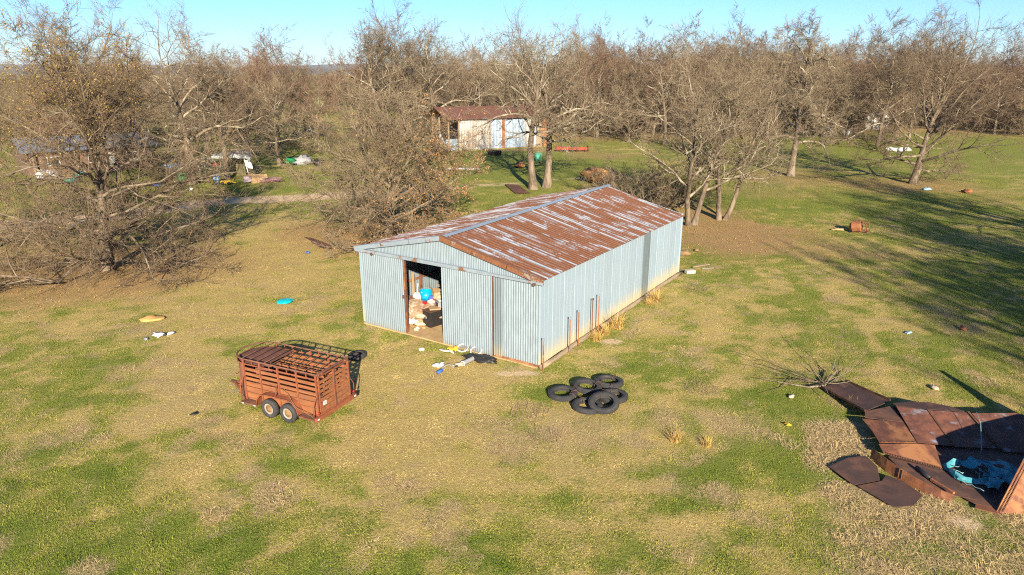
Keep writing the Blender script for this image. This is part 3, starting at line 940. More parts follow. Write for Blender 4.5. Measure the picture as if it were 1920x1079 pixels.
def banded_roof(name, base, base2, rust, amount, band):
    """roof sheet whose rust follows the ribs: each rib-wide band has its own run of rust along the slope"""
    m, nt, bs = newmat(name)
    co = nd(nt, 'ShaderNodeTexCoord').outputs['Object']
    sx = nd(nt, 'ShaderNodeSeparateXYZ', {0: co})
    oi = nd(nt, 'ShaderNodeObjectInfo').outputs['Random']
    n2 = noise(nt, co, 16, 4, .7); n0 = noise(nt, co, 1.1, 4, .6)
    cell = mth(nt, 'FLOOR', mth(nt, 'DIVIDE', mth(nt, 'ADD', sx.outputs['Y'], mth(nt, 'MULTIPLY', mth(nt, 'SUBTRACT', n2, .5), .05)), band))
    vec = nd(nt, 'ShaderNodeCombineXYZ', {0: mth(nt, 'MULTIPLY', sx.outputs['X'], .36), 1: mth(nt, 'MULTIPLY', cell, 7.31), 2: mth(nt, 'MULTIPLY', oi, 3.0)}).outputs[0]
    nb = noise(nt, vec, 1.0, 5, .62)
    r = mth(nt, 'ADD', nb, mth(nt, 'MULTIPLY', mth(nt, 'SUBTRACT', n2, .5), .22))
    r = mth(nt, 'ADD', r, mth(nt, 'MULTIPLY', mth(nt, 'SUBTRACT', n0, .5), .35))
    rf = ramp(nt, r, 1 - amount - .05, 1 - amount + .05)
    col = mixc(nt, ramp(nt, n0, .35, .65), base, base2)
    rc = mixc(nt, ramp(nt, n2, .35, .65), rust, tuple(c * .6 for c in rust))
    rc = mixc(nt, ramp(nt, nb, .5, .75), rc, tuple(c * .75 for c in rust))
    nt.links.new(mixc(nt, rf, col, rc), bs.inputs['Base Color'])
    bs.inputs['Roughness'].default_value = .75; bs.inputs['Metallic'].default_value = .05
    bump(nt, bs, mth(nt, 'ADD', nb, mth(nt, 'MULTIPLY', n2, .4)), .25, .01)
    return m


RUST = (.20, .075, .035)
M_roof = sheet_metal('rust_streaked_roof_sheet', (.36, .365, .38), (.27, .275, .29), (.195, .07, .03), .53, (.42, 8.0, 1), .80, metal=.1, rough=.7)
M_roofb = banded_roof('rust_banded_roof_sheet', (.28, .295, .325), (.22, .235, .265), (.20, .08, .035), .56, .152)
M_roofl = banded_roof('paler_rust_banded_roof_sheet', (.38, .39, .41), (.30, .31, .33), (.21, .085, .04), .53, .152)
M_front = sheet_metal('corrugated_galvanised_sheet', (.25, .31, .345), (.205, .255, .285), (.15, .085, .045), .18, (9, 1, .5), .8, ((.22, .21, .17), -.1, .25))
M_side = sheet_metal('pale_blue_wall_sheet', (.335, .425, .49), (.30, .385, .45), (.16, .10, .05), .13, (1, 9, .3), .8, ((.55, .46, .25), .0, .95))  # yellow towards the foot: an HDR glow painted into the sheet colour
M_fibre = sheet_metal('grey_fibreglass_sheet', (.165, .205, .225), (.14, .175, .195), (.15, .09, .05), .15, (1, 9, .3), .8, ((.30, .26, .15), -.05, .75))  # the same HDR glow painted low down, duller on this grey sheet
M_trim = sheet_metal('galvanised_trim', (.28, .33, .37), (.22, .27, .31), (.20, .10, .045), .38, (1, 1, 1), 1.7)
M_rtrim = sheet_metal('rusted_trim', (.30, .25, .2), (.3, .3, .28), (.20, .08, .032), .60, (1, 1, 1), 1.2)
M_cap = sheet_metal('ridge_cap_sheet', (.28, .33, .38), (.235, .285, .33), (.20, .10, .05), .29, (1, .7, 1), 2.2)
M_rust = mottled('rust', (.26, .10, .042), (.15, .058, .03), 5, bmp=.5, c3=(.33, .15, .06), s3=2.0, rough=.9)
M_drust = mottled('dark_rust', (.11, .052, .032), (.07, .036, .025), 4, bmp=.4, c3=(.16, .07, .04), s3=1.5, rough=.9)
M_timber = mottled('weathered_timber', (.30, .23, .15), (.19, .14, .09), 4, stretch=(6, .6, 6), bmp=.5)
M_dirt = mottled('dirt_floor', (.46, .32, .16), (.36, .24, .12), 3, bmp=.6, bscale=12, rough=.95, spec=.1)
M_blk = plain('black_paint', (.022, .02, .02), .5, .4)
M_rub = mottled('tyre_rubber', (.030, .030, .032), (.05, .048, .046), 6, bmp=.3, rough=.85, c3=(.085, .075, .06), s3=2.5, lo3=.6, hi3=.75)

shed = thing('metal_shed', 'large metal shed with rust streaked roof and half open sliding door', 'shed', (-6.76, 29.54, 0), math.atan2(-.5435, .8394))
SW, SL, EV, RG = 9.34, 15.45, 3.52, 4.56
ev = lambda y: -.20 * min(max(y, 0), SL) / SL      # the right eave sags towards the back
OVF, OVE = .16, .14


def corr(x0, x1, zb, zt, y, pitch, amp, th=0.0):
    """vertical corrugated sheet in the plane y; zt may be a function of x"""
    n = max(4, int((x1 - x0) / pitch * 6))
    mb = MB(); vs = []
    for i in range(n + 1):
        x = x0 + (x1 - x0) * i / n
        yy = y - amp * (.5 + .5 * math.cos(2 * math.pi * (x - x0) / pitch))
        vs += [(x, yy, zb), (x, yy, zt(x) if callable(zt) else zt)]
    mb.add(vs, [(2 * i, 2 * i + 2, 2 * i + 3, 2 * i + 1) for i in range(n)], 0, True)
    return mb


# front: corner strip, two sliding doors with the gap between, fixed sheets, gable
corr(.0, .22, .03, 3.5, -.005, .11, .02).build('front_sheet', M_front, shed)
d1 = corr(.17, 2.62, .04, 3.42, -.13, .112, .028).build('sliding_door', M_front, shed)
MB().bar((2.62, -.10, .03), (2.62, -.10, 3.4), .03, .04).bar((.3, -.09, 1.9), (2.6, -.09, 1.9), .04, .08).bar((.3, -.09, .3), (2.6, -.09, .3), .04, .08).build('door_frame', M_rust, d1)
MB().bar((2.56, -.17, 1.65), (2.56, -.17, 1.8), .05, .06).build('door_latch', M_drust, d1)
d2 = corr(4.70, 7.20, .04, 3.42, -.13, .112, .028).build('sliding_door', M_front, shed)
MB().bar((4.72, -.09, .03), (4.72, -.09, 3.4), .05, .06).bar((4.7, -.09, 1.9), (7.2, -.09, 1.9), .04, .08).build('door_frame', M_drust, d2)
MB().bar((7.22, -.125, .03), (7.22, -.125, 3.4), .028, .05).build('door_edge_bar', M_drust, d2)
corr(7.24, 7.66, .06, 3.44, -.055, .112, .026).build('front_sheet', M_fibre, shed)
corr(7.62, SW, .10, 3.44, -.035, .112, .026).build('front_sheet', M_front, shed)
rz = lambda x: EV + .0 + (RG - EV) * (1 - abs(x - SW / 2) / (SW / 2)) - .04
for k in range(8):
    a, b = k * SW / 8, (k + 1) * SW / 8
    corr(a, b, 3.40, rz, -.012 - .004 * (k % 2), .085, .016).build('gable_sheet', M_front, shed)
MB().bar((7.3, -.02, .05), (SW, -.02, .05), .1, .1).build('base_angle', M_rust, shed)
# door track with its brackets
MB().bar((-.12, -.17, 3.47), (3.2, -.17, 3.49), .10, .13).build('door_track', M_trim, shed)
MB().bar((3.2, -.175, 3.49), (7.0, -.175, 3.49), .11, .14).build('door_track', M_trim, shed)
MB().bar((7.0, -.17, 3.48), (SW + .22, -.17, 3.47), .08, .10).build('door_track', M_trim, shed)
for x in (.9, 9.2):
    MB().box((x, -.24, 3.42), (.09, .08, .1)).build('track_bracket', M_drust, shed)
# corner trims
for (x, y) in ((-.01, -.02), (SW + .01, -.02), (SW + .01, SL + .01)):
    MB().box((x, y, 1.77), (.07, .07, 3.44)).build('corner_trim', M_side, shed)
# right-hand long wall, sheet by sheet
ns = 17
for k in range(ns):
    y0, y1 = SL * k / ns, SL * (k + 1) / ns
    pr = [(0, 0), (.03, .015), (.05, .015), (.08, 0), (.30, 0), (.315, .005), (.335, .005), (.35, 0), (.6, 0), (.615, .005), (.635, .005), (.65, 0), (.86, 0)]
    w = y1 - y0
    vs = []; off = .004 * (k % 3)
    for yy, dx in pr + [(.909, 0)]:
        Y = y0 + yy / .909 * w
        vs += [(SW + dx + off, Y, .10 + .012 * (k % 2)), (SW + dx + off, Y, EV + .02 + ev(Y))]
    n = len(vs) // 2
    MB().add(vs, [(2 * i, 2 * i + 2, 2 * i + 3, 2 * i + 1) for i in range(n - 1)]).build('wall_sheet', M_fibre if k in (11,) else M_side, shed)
# left-hand and back walls (seen from inside through the door)
for k in range(10):
    y0, y1 = SL * k / 10, SL * (k + 1) / 10
    mb = corr(y0, y1, .05, EV, 0, .15, .02)
    mb.v = [(-q[1] - .02, q[0], q[2]) for q in mb.v]
    mb.build('wall_sheet', M_front, shed)
for k in range(6):
    a, b = k * SW / 6, (k + 1) * SW / 6
    corr(a, b, .05, rz, SL, .15, .02).build('back_sheet', M_front, shed)
# roof, sheet by sheet on both slopes
yb, ye = -OVF, SL + OVF
nr = 17
sl_ = (RG - EV) / (SW / 2)
for side in (-1, 1):
    for k in range(nr):
        y0, y1 = yb + (ye - yb) * k / nr, yb + (ye - yb) * (k + 1) / nr
        w = y1 - y0
        prof = []
        for q in range(4):
            b = q * .25
            prof += [(b, 0), (b + .035, .026), (b + .075, .026), (b + .11, 0)]
        prof.append((1.0, 0))
        vs = []
        lift = .004 * (k % 2)
        for t, dz in prof:
            Y = y0 + t * w
            for s in (0.0, .5, 1.0):
                xx = SW / 2 + side * (SW / 2 + OVE) * s
                zz = RG + .06 - sl_ * (SW / 2 + OVE) * s + dz + lift - .012 * math.sin(s * math.pi) * (k % 3 == 1) + (ev(Y) * s if side > 0 else 0)
                vs.append((xx, Y, zz))
        n = len(prof); fs = []
        for i in range(n - 1):
            for j in range(2):
                f = (3 * i + j, 3 * i + j + 1, 3 * i + j + 4, 3 * i + j + 3)
                fs.append(f if side < 0 else f[::-1])
        MB().add(vs, fs).build('roof_sheet', M_roofb if side > 0 else M_roofl, shed)
for k in range(6):
    y0, y1 = yb - .02 + (ye - yb + .04) * k / 6, yb - .02 + (ye - yb + .04) * (k + 1) / 6 + .05
    zz = RG + .115 + .006 * (k % 2)
    vs = []
    for Y in (y0, y1):
        vs += [(SW / 2 - .2, Y, zz - .2 * sl_), (SW / 2, Y, zz + .01), (SW / 2 + .2, Y, zz - .2 * sl_)]
    MB().add(vs, [(0, 1, 4, 3), (1, 2, 5, 4)]).build('ridge_cap', M_cap, shed)
# gable-edge flashing, in lengths
for side, mt in ((-1, M_trim), (1, M_rtrim)):
    for k in range(3):
        s0, s1 = k / 3, (k + 1) / 3 + .01
        P = []
        for s in (s0, s1):
            xx = SW / 2 + side * (SW / 2 + OVE + .02) * s
            P.append((xx, -OVF - .012, RG + .03 - sl_ * (SW / 2 + OVE) * s))
        MB().bar(P[0], P[1], .03, .19 - .01 * k).build('rake_trim', mt, shed)
        q0, q1 = [(p[0], p[1] + .09, p[2] + .095) for p in P]
        MB().bar(q0, q1, .17, .012).build('rake_cap', mt, shed)
# roof frame inside
for y in np.linspace(.1, SL - .1, 5):
    MB().bar((.06, y, 3.4), (SW / 2, y, RG - .14), .06, .14).bar((SW / 2, y, RG - .14), (SW - .06, y, 3.4), .06, .14).build('rafter', M_drust, shed)
    for x in (.08, SW - .08):
        if y > 1: MB().bar((x, y, 0), (x, y, 3.42), .1, .1).build('post', M_drust, shed)
for z in (1.2, 2.3):
    MB().bar((.07, .2, z), (.07, SL - .2, z), .05, .09).build('wall_rail', M_rust, shed)
MB().bar((.09, 1.3, 2.1), (.09, 6.5, 3.0), .05, .06).build('diagonal_brace', M_rust, shed)
MB().bar((2.55, .04, 0), (2.55, .04, 3.4), .08, .08).build('door_post', M_drust, shed)
MB().bar((4.62, .06, 0), (4.62, .06, 3.4), .12, .10).build('door_post', M_drust, shed)
fl = MB().box((SW / 2, SL / 2 - .1, .0), (SW - .1, SL + .1, .06)).build('floor', M_dirt, shed)
# timber sill logs along the right wall
for k, (y0, y1) in enumerate(((-.1, 5.1), (5.12, 10.3), (10.32, 15.6))):
    pts = [(SW + .10 + .02 * math.sin(i + k), y0 + (y1 - y0) * i / 6, .04 + .015 * math.cos(i * 2 + k)) for i in range(7)]
    MB().tube(pts, [.11, .10, .105, .1, .11, .1, .1], 9).build('sill_log', M_timber, shed)

# ---- steel posts leaning on the wall
def sheetpt(x, y, z=0.0):
    """a point given in the shed's own plan"""
    q = SHED_O + SX * x + SY * y
    return (q[0], q[1], z)


M_orng = mottled('flaking_orange_paint', (.36, .13, .05), (.20, .09, .05), 5, bmp=.4)
for (x, y, h, mt, lb) in ((SW + .30, -.22, 1.35, M_rust, 'rusty steel post stuck upright at the front corner of the shed'),
                          (SW + .28, 1.95, 1.55, M_orng, 'orange topped steel post, second along the shed wall'),
                          (SW + .26, 2.75, 1.6, M_rust, 'rusty steel post, third along the shed wall'),
                          (SW + .25, 4.05, 1.75, M_drust, 'dark steel post beside the tallest one on the shed wall'),
                          (SW + .30, 4.55, 1.8, M_orng, 'tallest orange steel post by the golden grass clump')):
    p = sheetpt(x, y)
    e = thing('steel_post', lb, 'post', p, -.57, 'steel posts along the shed wall')
    MB().bar((0, 0, -.1), (-.015, 0, h), .045, .012).bar((0, -.02, -.1), (-.015, -.02, h), .012, .05).build('stake', mt, e)
    MB().box((-.014, -.008, h - .04), (.055, .05, .09)).build('cap', M_trim if mt is not M_drust else M_drust, e)

# ------------------------------------------------------------------ things in the shed doorway
def tub(name, label, loc, r, h, col, rot=(0, 0, 0), cat='tub'):
    e = thing(name, label, cat, loc); e.rotation_euler = rot
    MB().lathe([(r * .02, .01), (r * .8, 0), (r, h), (r * .97, h), (r * .78, .02), (r * .02, .02)], 24).build('wall', col, e)
    MB().lathe([(r * .98, h - .02), (r * 1.07, h - .02), (r * 1.07, h + .015), (r * .98, h + .015)], 24, close=True).build('rim', col, e)
    MB().tube([(r * 1.03 * math.cos(t), .12 * r, h + r * .55 * math.sin(t)) for t in np.linspace(0, math.pi, 9)], .008, 5).build('handle', M_trim, e)
    return e


def carton(name, label, loc, d, mt, rz=0, tilt=(0, 0), cat='box', flaps=True, group=None):
    e = thing(name, label, cat, loc, rz, group); e.rotation_euler = (tilt[0], tilt[1], rz)
    MB().box((0, 0, d[2] / 2), d).build('body', mt, e, bevel=.008)
    if flaps:
        MB().box((-d[0] * .62, 0, d[2] + .02), (d[0] * .35, d[1], .008), (0, .5, 0)).build('flap', mt, e)
        MB().box((d[0] * .62, 0, d[2] + .015), (d[0] * .35, d[1], .008), (0, -.4, 0)).build('flap', mt, e)
    return e


def sack(name, label, loc, d, mt, seed, rz=0, cat='bag', amp=.22):
    e = thing(name, label, cat, loc, rz)
    MB().lump((0, 0, d[2] * .42), d, seed, amp).build('body', mt, e)
    MB().lump((d[0] * .3, d[1] * .1, d[2] * .75), (d[0] * .35, d[1] * .3, d[2] * .35), seed + 9, .4, flat=False).build('gathered_end', mt, e)
    return e


M_cyan = plain('cyan_plastic', (.0, .30, .55), .4, .4, .08)
M_card = mottled('cardboard', (.42, .27, .14), (.33, .21, .11), 3, bmp=.2)
M_white = plain('white_plastic', (.72, .70, .66), .6)
M_cream = plain('cream_cloth', (.55, .44, .30), .9)
M_red = plain('red_plastic', (.42, .02, .02), .4)
M_yel = plain('yellow_plastic', (.62, .38, .03), .5)
M_green = plain('green_plastic', (.02, .28, .08), .5)
M_blue = plain('blue_plastic', (.05, .12, .42), .5)
M_grey = plain('grey_plastic', (.25, .25, .26), .6)
M_purp = plain('dull_mauve_cloth', (.22, .12, .13), .95)
M_paleb = plain('pale_blue_plastic', (.28, .45, .62), .5)
M_wood = mottled('plain_board', (.42, .29, .16), (.30, .2, .11), 3, stretch=(1, 8, 8), bmp=.3)


def at(x, y, z=.03):
    return sheetpt(x, y, z)


RZ = math.atan2(-.5435, .8394)
cab = thing('cabinet', 'black two door metal cabinet standing just inside the shed opening', 'cabinet', (-3.47, 29.19, .03), -.81)
MB().box((0, 0, .37), (.56, 1.02, .72)).build('body', M_blk, cab, bevel=.012)
for sx in (-1, 1): MB().box((sx * .137, -.52, .37), (.265, .02, .67)).build('door', M_blk, cab, bevel=.004)
MB().box((0, 0, .745), (.6, 1.06, .03)).build('top', M_drust, cab)
for sx in (-1, 1): MB().box((sx * .03, -.54, .45), (.02, .02, .1)).build('handle', M_grey, cab)
carton('cardboard_tray', 'flattened cardboard lying on the black cabinet', (-3.5, 29.1, .80), (.5, .4, .05), M_card, .3, flaps=False)
carton('black_case', 'small black case on the back of the cabinet', (-3.3, 29.4, .80), (.3, .2, .22), M_blk, .4, flaps=False, cat='case')
tub('plastic_tub', 'upper bright blue plastic tub on top of the junk in the shed', at(1.9, 2.1, .85), .30, .40, M_cyan, (.06, .05, 0))
tub('plastic_tub', 'lower bright blue plastic tub next to the white bag in the shed', at(1.72, 1.62, .14), .32, .36, M_cyan, (.05, .08, .5))
sack('white_bag', 'crumpled white bag on the shed floor below the lower tub', at(2.0, 1.15, .03), (.8, .5, .34), M_white, 3, .2)
heap = MB()
heap.lump((0, 0, .38), (3.4, 3.2, .95), 17, .18, 2.4, 16)
heap.build('rubbish_heap', mottled('mixed_rubbish', (.40, .27, .15), (.25, .15, .10), 5, c3=(.5, .44, .36), s3=6, bmp=.9, bscale=9), None, at(2.3, 2.5, .02), label='heap of mixed brown rubbish filling the back of the shed', cat='heap')
carton('carton', 'open cardboard carton tipped on the heap by the upper tub', at(2.35, 2.4, .95), (.55, .45, .36), M_card, .4, (.25, .2))
carton('red_case', 'red plastic case lying on the junk heap', at(2.2, 1.85, .66), (.5, .3, .18), M_red, .7, (.2, .3), flaps=False, cat='case')
carton('yellow_crate', 'yellow crate halfway up the junk heap', at(1.75, 1.9, .5), (.5, .3, .2), M_yel, .2, (-.3, .2), flaps=False, cat='crate')
carton('grey_box', 'dark grey box with white papers above the cabinet', at(3.1, 1.85, .70), (.5, .4, .34), M_grey, .2, (0, .1))
carton('paper_stack', 'stack of white papers on the dark grey box', at(3.1, 1.85, 1.06), (.42, .32, .1), M_white, .4, (0, .1), flaps=False, cat='papers')
carton('blue_case', 'small dark blue case beside the upper tub', at(2.18, 2.1, .92), (.26, .2, .2), M_blue, .6, (.1, .1), flaps=False, cat='case')
carton('carton', 'squashed cardboard carton low in front of the heap', at(2.35, 1.35, .1), (.5, .4, .26), M_card, .9, (.3, 0))
carton('carton', 'cardboard carton at the right end of the shed heap', at(3.1, 2.6, .85), (.5, .5, .4), M_card, .2, (.1, -.2))
sack('cloth_sack', 'mauve cloth bundle behind the cabinet', at(2.6, 1.6, .42), (.7, .5, .4), M_purp, 21, .5)
sack('cloth_sack', 'cream cloth bundle sprawled on top of the heap', at(2.7, 2.3, .92), (.9, .6, .34), M_cream, 25, 1.0)
sack('cloth_sack', 'cream rag spilling forward onto the dirt floor', at(2.5, 1.0, .02), (.6, .35, .2), M_cream, 29, .3)
sack('white_bag', 'small white bag high at the right of the shed heap', at(2.6, 2.6, 1.15), (.4, .3, .3), M_white, 33, .2)
sack('white_bag', 'white bag behind the yellow crate', at(1.55, 1.95, .85), (.45, .35, .35), M_white, 35, .2)
for i, (x, y, z, d, mt, lb) in enumerate(((1.75, 1.75, .62, .22, M_red, 'small red box under the upper tub'), (2.35, 1.95, .74, .24, M_white, 'white box beside the red case'), (2.05, 1.7, .55, .2, M_yel, 'small yellow box below the red case'),
                                          (2.75, 1.95, .78, .22, M_blue, 'small blue box left of the dark grey box'), (2.15, 1.45, .35, .24, M_card, 'brown box above the white bag'), (2.5, 2.15, .9, .2, M_red, 'red box at the top of the heap'), (1.55, 1.7, .45, .2, M_green, 'small green box behind the lower tub'))):
    carton('small_box', lb, at(x, y, z), (d * 1.3, d, d * .8), mt, i * .8, (.2, .15 * (i % 3 - 1)), flaps=False)
e = thing('white_pole', 'white pole standing upright beside the upper blue tub', 'pole', at(1.5, 1.95, .1), 0)
MB().tube([(0, 0, 0), (.05, .02, 1.5)], .025, 6).build('shaft', M_white, e)
e = thing('plank', 'loose board leaning on the inner shed wall', 'board', at(1.1, 2.2, .0), RZ)
MB().bar((0, 0, .02), (-.3, .3, 1.9), .14, .025).build('board', M_wood, e)
e = thing('plank', 'long board slanting across the shed heap', 'board', at(3.3, 3.0, 1.0), RZ)
MB().bar((0, 0, .02), (-1.6, .2, .25), .16, .03).build('board', M_wood, e)
e = thing('metal_chair', 'folding metal chair leaning beside the left door post', 'chair', at(1.15, 1.8, .03), RZ + .3)
for s in (-.2, .2):
    MB().tube([(s, 0, 0), (s, .1, .5), (s, .05, .95)], .014, 6).build('leg', M_grey, e)
    MB().tube([(s, .3, 0), (s, .1, .45)], .014, 6).build('leg', M_grey, e)
MB().box((0, .12, .46), (.4, .36, .03)).build('seat', M_drust, e)
MB().box((0, .06, .85), (.4, .02, .2)).build('backrest', M_drust, e)
for i, (x, y, s) in enumerate(((2.65, .55, .12), (2.75, .35, .15), (2.85, .75, .1))):
    MB().lump((0, 0, s * .3), (s * 1.6, s, s), 60 + i, .3, n=6).build('rag', (M_white, M_cream, M_card)[i], None, at(x, y, .035), label=('white scrap just inside the door post', 'cream scrap beside the left door post', 'brown scrap on the shed floor behind the cream one')[i], cat='scrap')

# ------------------------------------------------------------------ junk outside the right-hand door
def ring(mb, c, r, t, n=20, tilt=(0, 0, 0), sides=6):
    m = Euler(tilt).to_matrix()
    return mb.tube([Vector(c) + m @ Vector((r * math.cos(a), r * math.sin(a), 0)) for a in np.linspace(0, 2 * math.pi, n, endpoint=False)], t, sides, close=True)


e = thing('childs_bicycle', 'broken child bicycle with white rims lying against the right door', 'bicycle', (-1.75, 25.95, 0), -.5)
for x in (-.32, .32):
    w = ring(MB(), (x, 0, .14), .23, .028, tilt=(.35, .1, 0)).build('wheel', M_white, e)
    mb = MB()
    mm = Euler((.35, .1, 0)).to_matrix()
    for a in np.linspace(0, math.pi, 5, endpoint=False):
        q = mm @ Vector((.21 * math.cos(a), .21 * math.sin(a), 0)); mb.bar(Vector((x, 0, .14)) - q, Vector((x, 0, .14)) + q, .006)
    mb.build('spokes', M_grey, w)
MB().tube([(-.32, 0, .15), (-.05, .12, .2), (.25, .14, .2), (.32, 0, .15)], .02, 6).tube([(-.05, .12, .2), (.0, -.1, .17), (.25, .14, .2)], .018, 6).build('frame', M_grey, e)
MB().tube([(.2, .32, .22), (.3, .15, .22), (.42, .3, .22)], .014, 5).build('handlebar', M_drust, e)
MB().box((-.06, .26, .22), (.1, .2, .05)).build('saddle', M_blk, e, bevel=.015)
e = thing('black_sheet', 'crumpled black plastic bag with a rolled end by the door', 'bag', (-1.25, 25.1, 0), -.4)
MB().lump((.15, 0, .10), (.95, .45, .26), 71, .4, 2.6, 14).build('body', M_blk, e)
MB().lump((-.45, .1, .06), (.6, .3, .15), 73, .4, 2.6, 12).build('tail', M_blk, e)
e = thing('grey_tube', 'short grey ribbed duct lying in front of the black bag', 'duct', (-1.75, 24.85, .1), .9)
MB().lathe([(.085 + .012 * (i % 2), -.3 + .04 * i) for i in range(16)], 12, mat=Euler((0, R(90), 0)).to_matrix()).build('hose', M_grey, e)
ring(MB(), (0, 0, 0), .09, .012, tilt=(0, R(90), 0)).build('collar', M_white, e, loc=(-.3, 0, 0))
e = thing('yellow_toy', 'yellow plastic toy truck half under the bicycle', 'toy', (-2.45, 26.05, 0), -.5)
MB().box((0, 0, .11), (.42, .2, .1)).build('tray', M_yel, e, bevel=.015)
MB().box((.17, 0, .2), (.14, .18, .12), taper=.8).build('cab', M_yel, e, bevel=.015)
for x in (-.13, .14):
    for y in (-.11, .11): MB().lathe([(.0, -.02), (.06, -.02), (.06, .02), (.0, .02)], 10, mat=Euler((R(90), 0, 0)).to_matrix()).build('wheel', M_blk, e, loc=(x, y, .06))
MB().tube([(0, 0, .04), (.25, -.05, .05), (.5, .05, .04), (.7, -.08, .04)], .035, 6).build('white_pipe', M_white, None, (-3.0, 26.15, .0), (0, 0, -.4), label='bent white pipe at the foot of the right sliding door', cat='pipe')
sack('white_rag', 'white rag in the grass in front of the shed', (-2.85, 24.55, 0), (.45, .3, .14), M_white, 81, .6, 'rag', .4)
e = thing('blue_bottle', 'blue and white plastic bottle lying in the straw grass', 'bottle', (-2.75, 23.95, .07), 1.0)
MB().lathe([(0, -.17), (.06, -.16), (.07, 0), (.065, .1), (.025, .16), (.025, .2), (0, .2)], 12, mat=Euler((0, R(90), 0)).to_matrix()).build('bottle', M_blue, e)
MB().lathe([(.03, .19), (.03, .24), (0, .24)], 8, mat=Euler((0, R(90), 0)).to_matrix()).build('cap', M_white, e)
e = thing('broken_frame', 'small broken stroller frame lying between rag and bottle', 'frame', (-2.45, 24.35, .05), .3)
MB().tube([(-.3, 0, 0), (0, .1, .1), (.3, .05, .02)], .015, 5).tube([(-.2, .2, 0), (.0, .05, .12), (.2, -.15, 0)], .015, 5).build('tubes', M_grey, e)
MB().lathe([(0, -.02), (.07, -.02), (.07, .02), (0, .02)], 10).build('wheel', M_blk, e, loc=(.3, .05, .0))
sack('brown_rag', 'brown rag between the bottle and the black bag', (-2.1, 24.6, 0), (.5, .25, .12), M_cream, 83, .2, 'rag', .45)
carton('white_carton', 'small white carton alone in the grass before the open door', (-3.75, 26.2, 0), (.2, .14, .08), M_white, .4, flaps=False)

# ------------------------------------------------------------------ the livestock trailer
M_tr = mottled('rusted_red_paint', (.25, .078, .034), (.17, .054, .027), 3.5, bmp=.35, c3=(.15, .06, .035), s3=1.6, rough=.8, lo3=.55, hi3=.7)
M_trw = mottled('trailer_boards', (.28, .108, .042), (.19, .07, .03), 2.5, stretch=(.6, 4, 4), bmp=.4, c3=(.19, .08, .04), s3=2.0, rough=.85)
M_trd = mottled('trailer_brown_sheet', (.15, .065, .042), (.105, .05, .035), 2.5, bmp=.25, c3=(.19, .085, .05), s3=1.3, rough=.8)
M_hub = mottled('rusty_hub', (.26, .16, .07), (.15, .085, .04), 6, bmp=.4)
M_rim = mottled('dirty_white_rim', (.33, .30, .25), (.20, .165, .12), 5, bmp=.3)
tl = thing('livestock_trailer', 'rust red two axle slatted livestock trailer parked on the grass', 'trailer', (-9.66, 21.36, 0), math.atan2(-.42, .9075))
TL, TW, Z0, ZT = 3.82, 1.55, .42, 1.84
NX = .75     # length of the rounded nose


def plan(t, inset=0.0):
    """outline of the trailer seen from above, t in 0..1 from near rear corner round the nose to far rear corner"""
    pts = [(TL - inset * 0, inset)]
    for a in np.linspace(-math.pi / 2, -3 * math.pi / 2, 17):
        pts.append((NX + (NX - inset) * math.cos(a), TW / 2 + (TW / 2 - inset) * math.sin(a)))
    pts.append((TL, TW - inset))
    return pts


def loop(z, inset=0.0):
    return [(p[0], p[1], z) for p in plan(0, inset)]


# floor and chassis
mb = MB(); P = plan(0, .02)
mb.prism([(p[0], p[1], Z0 - .05) for p in P][::-1], .05); mb.build('deck', M_trw, tl)
for y in (.12, TW - .12):
    MB().bar((NX * .5, y, .33), (TL + .03, y, .33), .08, .12).build('chassis_rail', M_drust, tl)
MB().bar((TL + .03, -.25, .36), (TL + .03, TW + .25, .36), .10, .14).build('rear_bumper', M_tr, tl)
# rounded nose of brown sheet
nose = [p for p in P if p[0] < NX + .01]
vs = []
for p in nose: vs += [(p[0], p[1], Z0 - .06), (p[0], p[1], ZT - .16)]
n = len(nose)
MB().add(vs, [(2 * i, 2 * i + 2, 2 * i + 3, 2 * i + 1) for i in range(n - 1)], 0, True).build('nose_sheet', M_trd, tl)
# roof sheet over the front
mb = MB(); q = [p for p in plan(0, .05) if p[0] < NX + .01]
poly = [(p[0], p[1], ZT - .15) for p in q] + [(1.55, TW - .05, ZT - .15), (1.55, .05, ZT - .15)]
mb.prism(poly[::-1] if False else poly, -.012); mb.build('roof_sheet', M_trd, tl)
# rails that run round the whole trailer
for z, r, nm in ((ZT, .026, 'top_rail'), (ZT - .17, .024, 'upper_rail')):
    MB().tube(loop(z, -.005), r, 7).build(nm, M_tr if z < ZT - .1 else M_trd, tl)
MB().bar((TL, .0, ZT), (TL, TW, ZT), .06, .05).build('rear_header', M_trd, tl)
for x in np.linspace(.32, TL - .25, 11):
    yy = 0 if x > NX else TW / 2 - math.sqrt(max(0, 1 - ((NX - x) / NX) ** 2)) * TW / 2
    MB().tube([(x, yy, ZT + .005), (x, TW / 2, ZT + .02), (x, TW - yy, ZT + .005)], .013, 5).build('roof_rod', M_drust, tl)
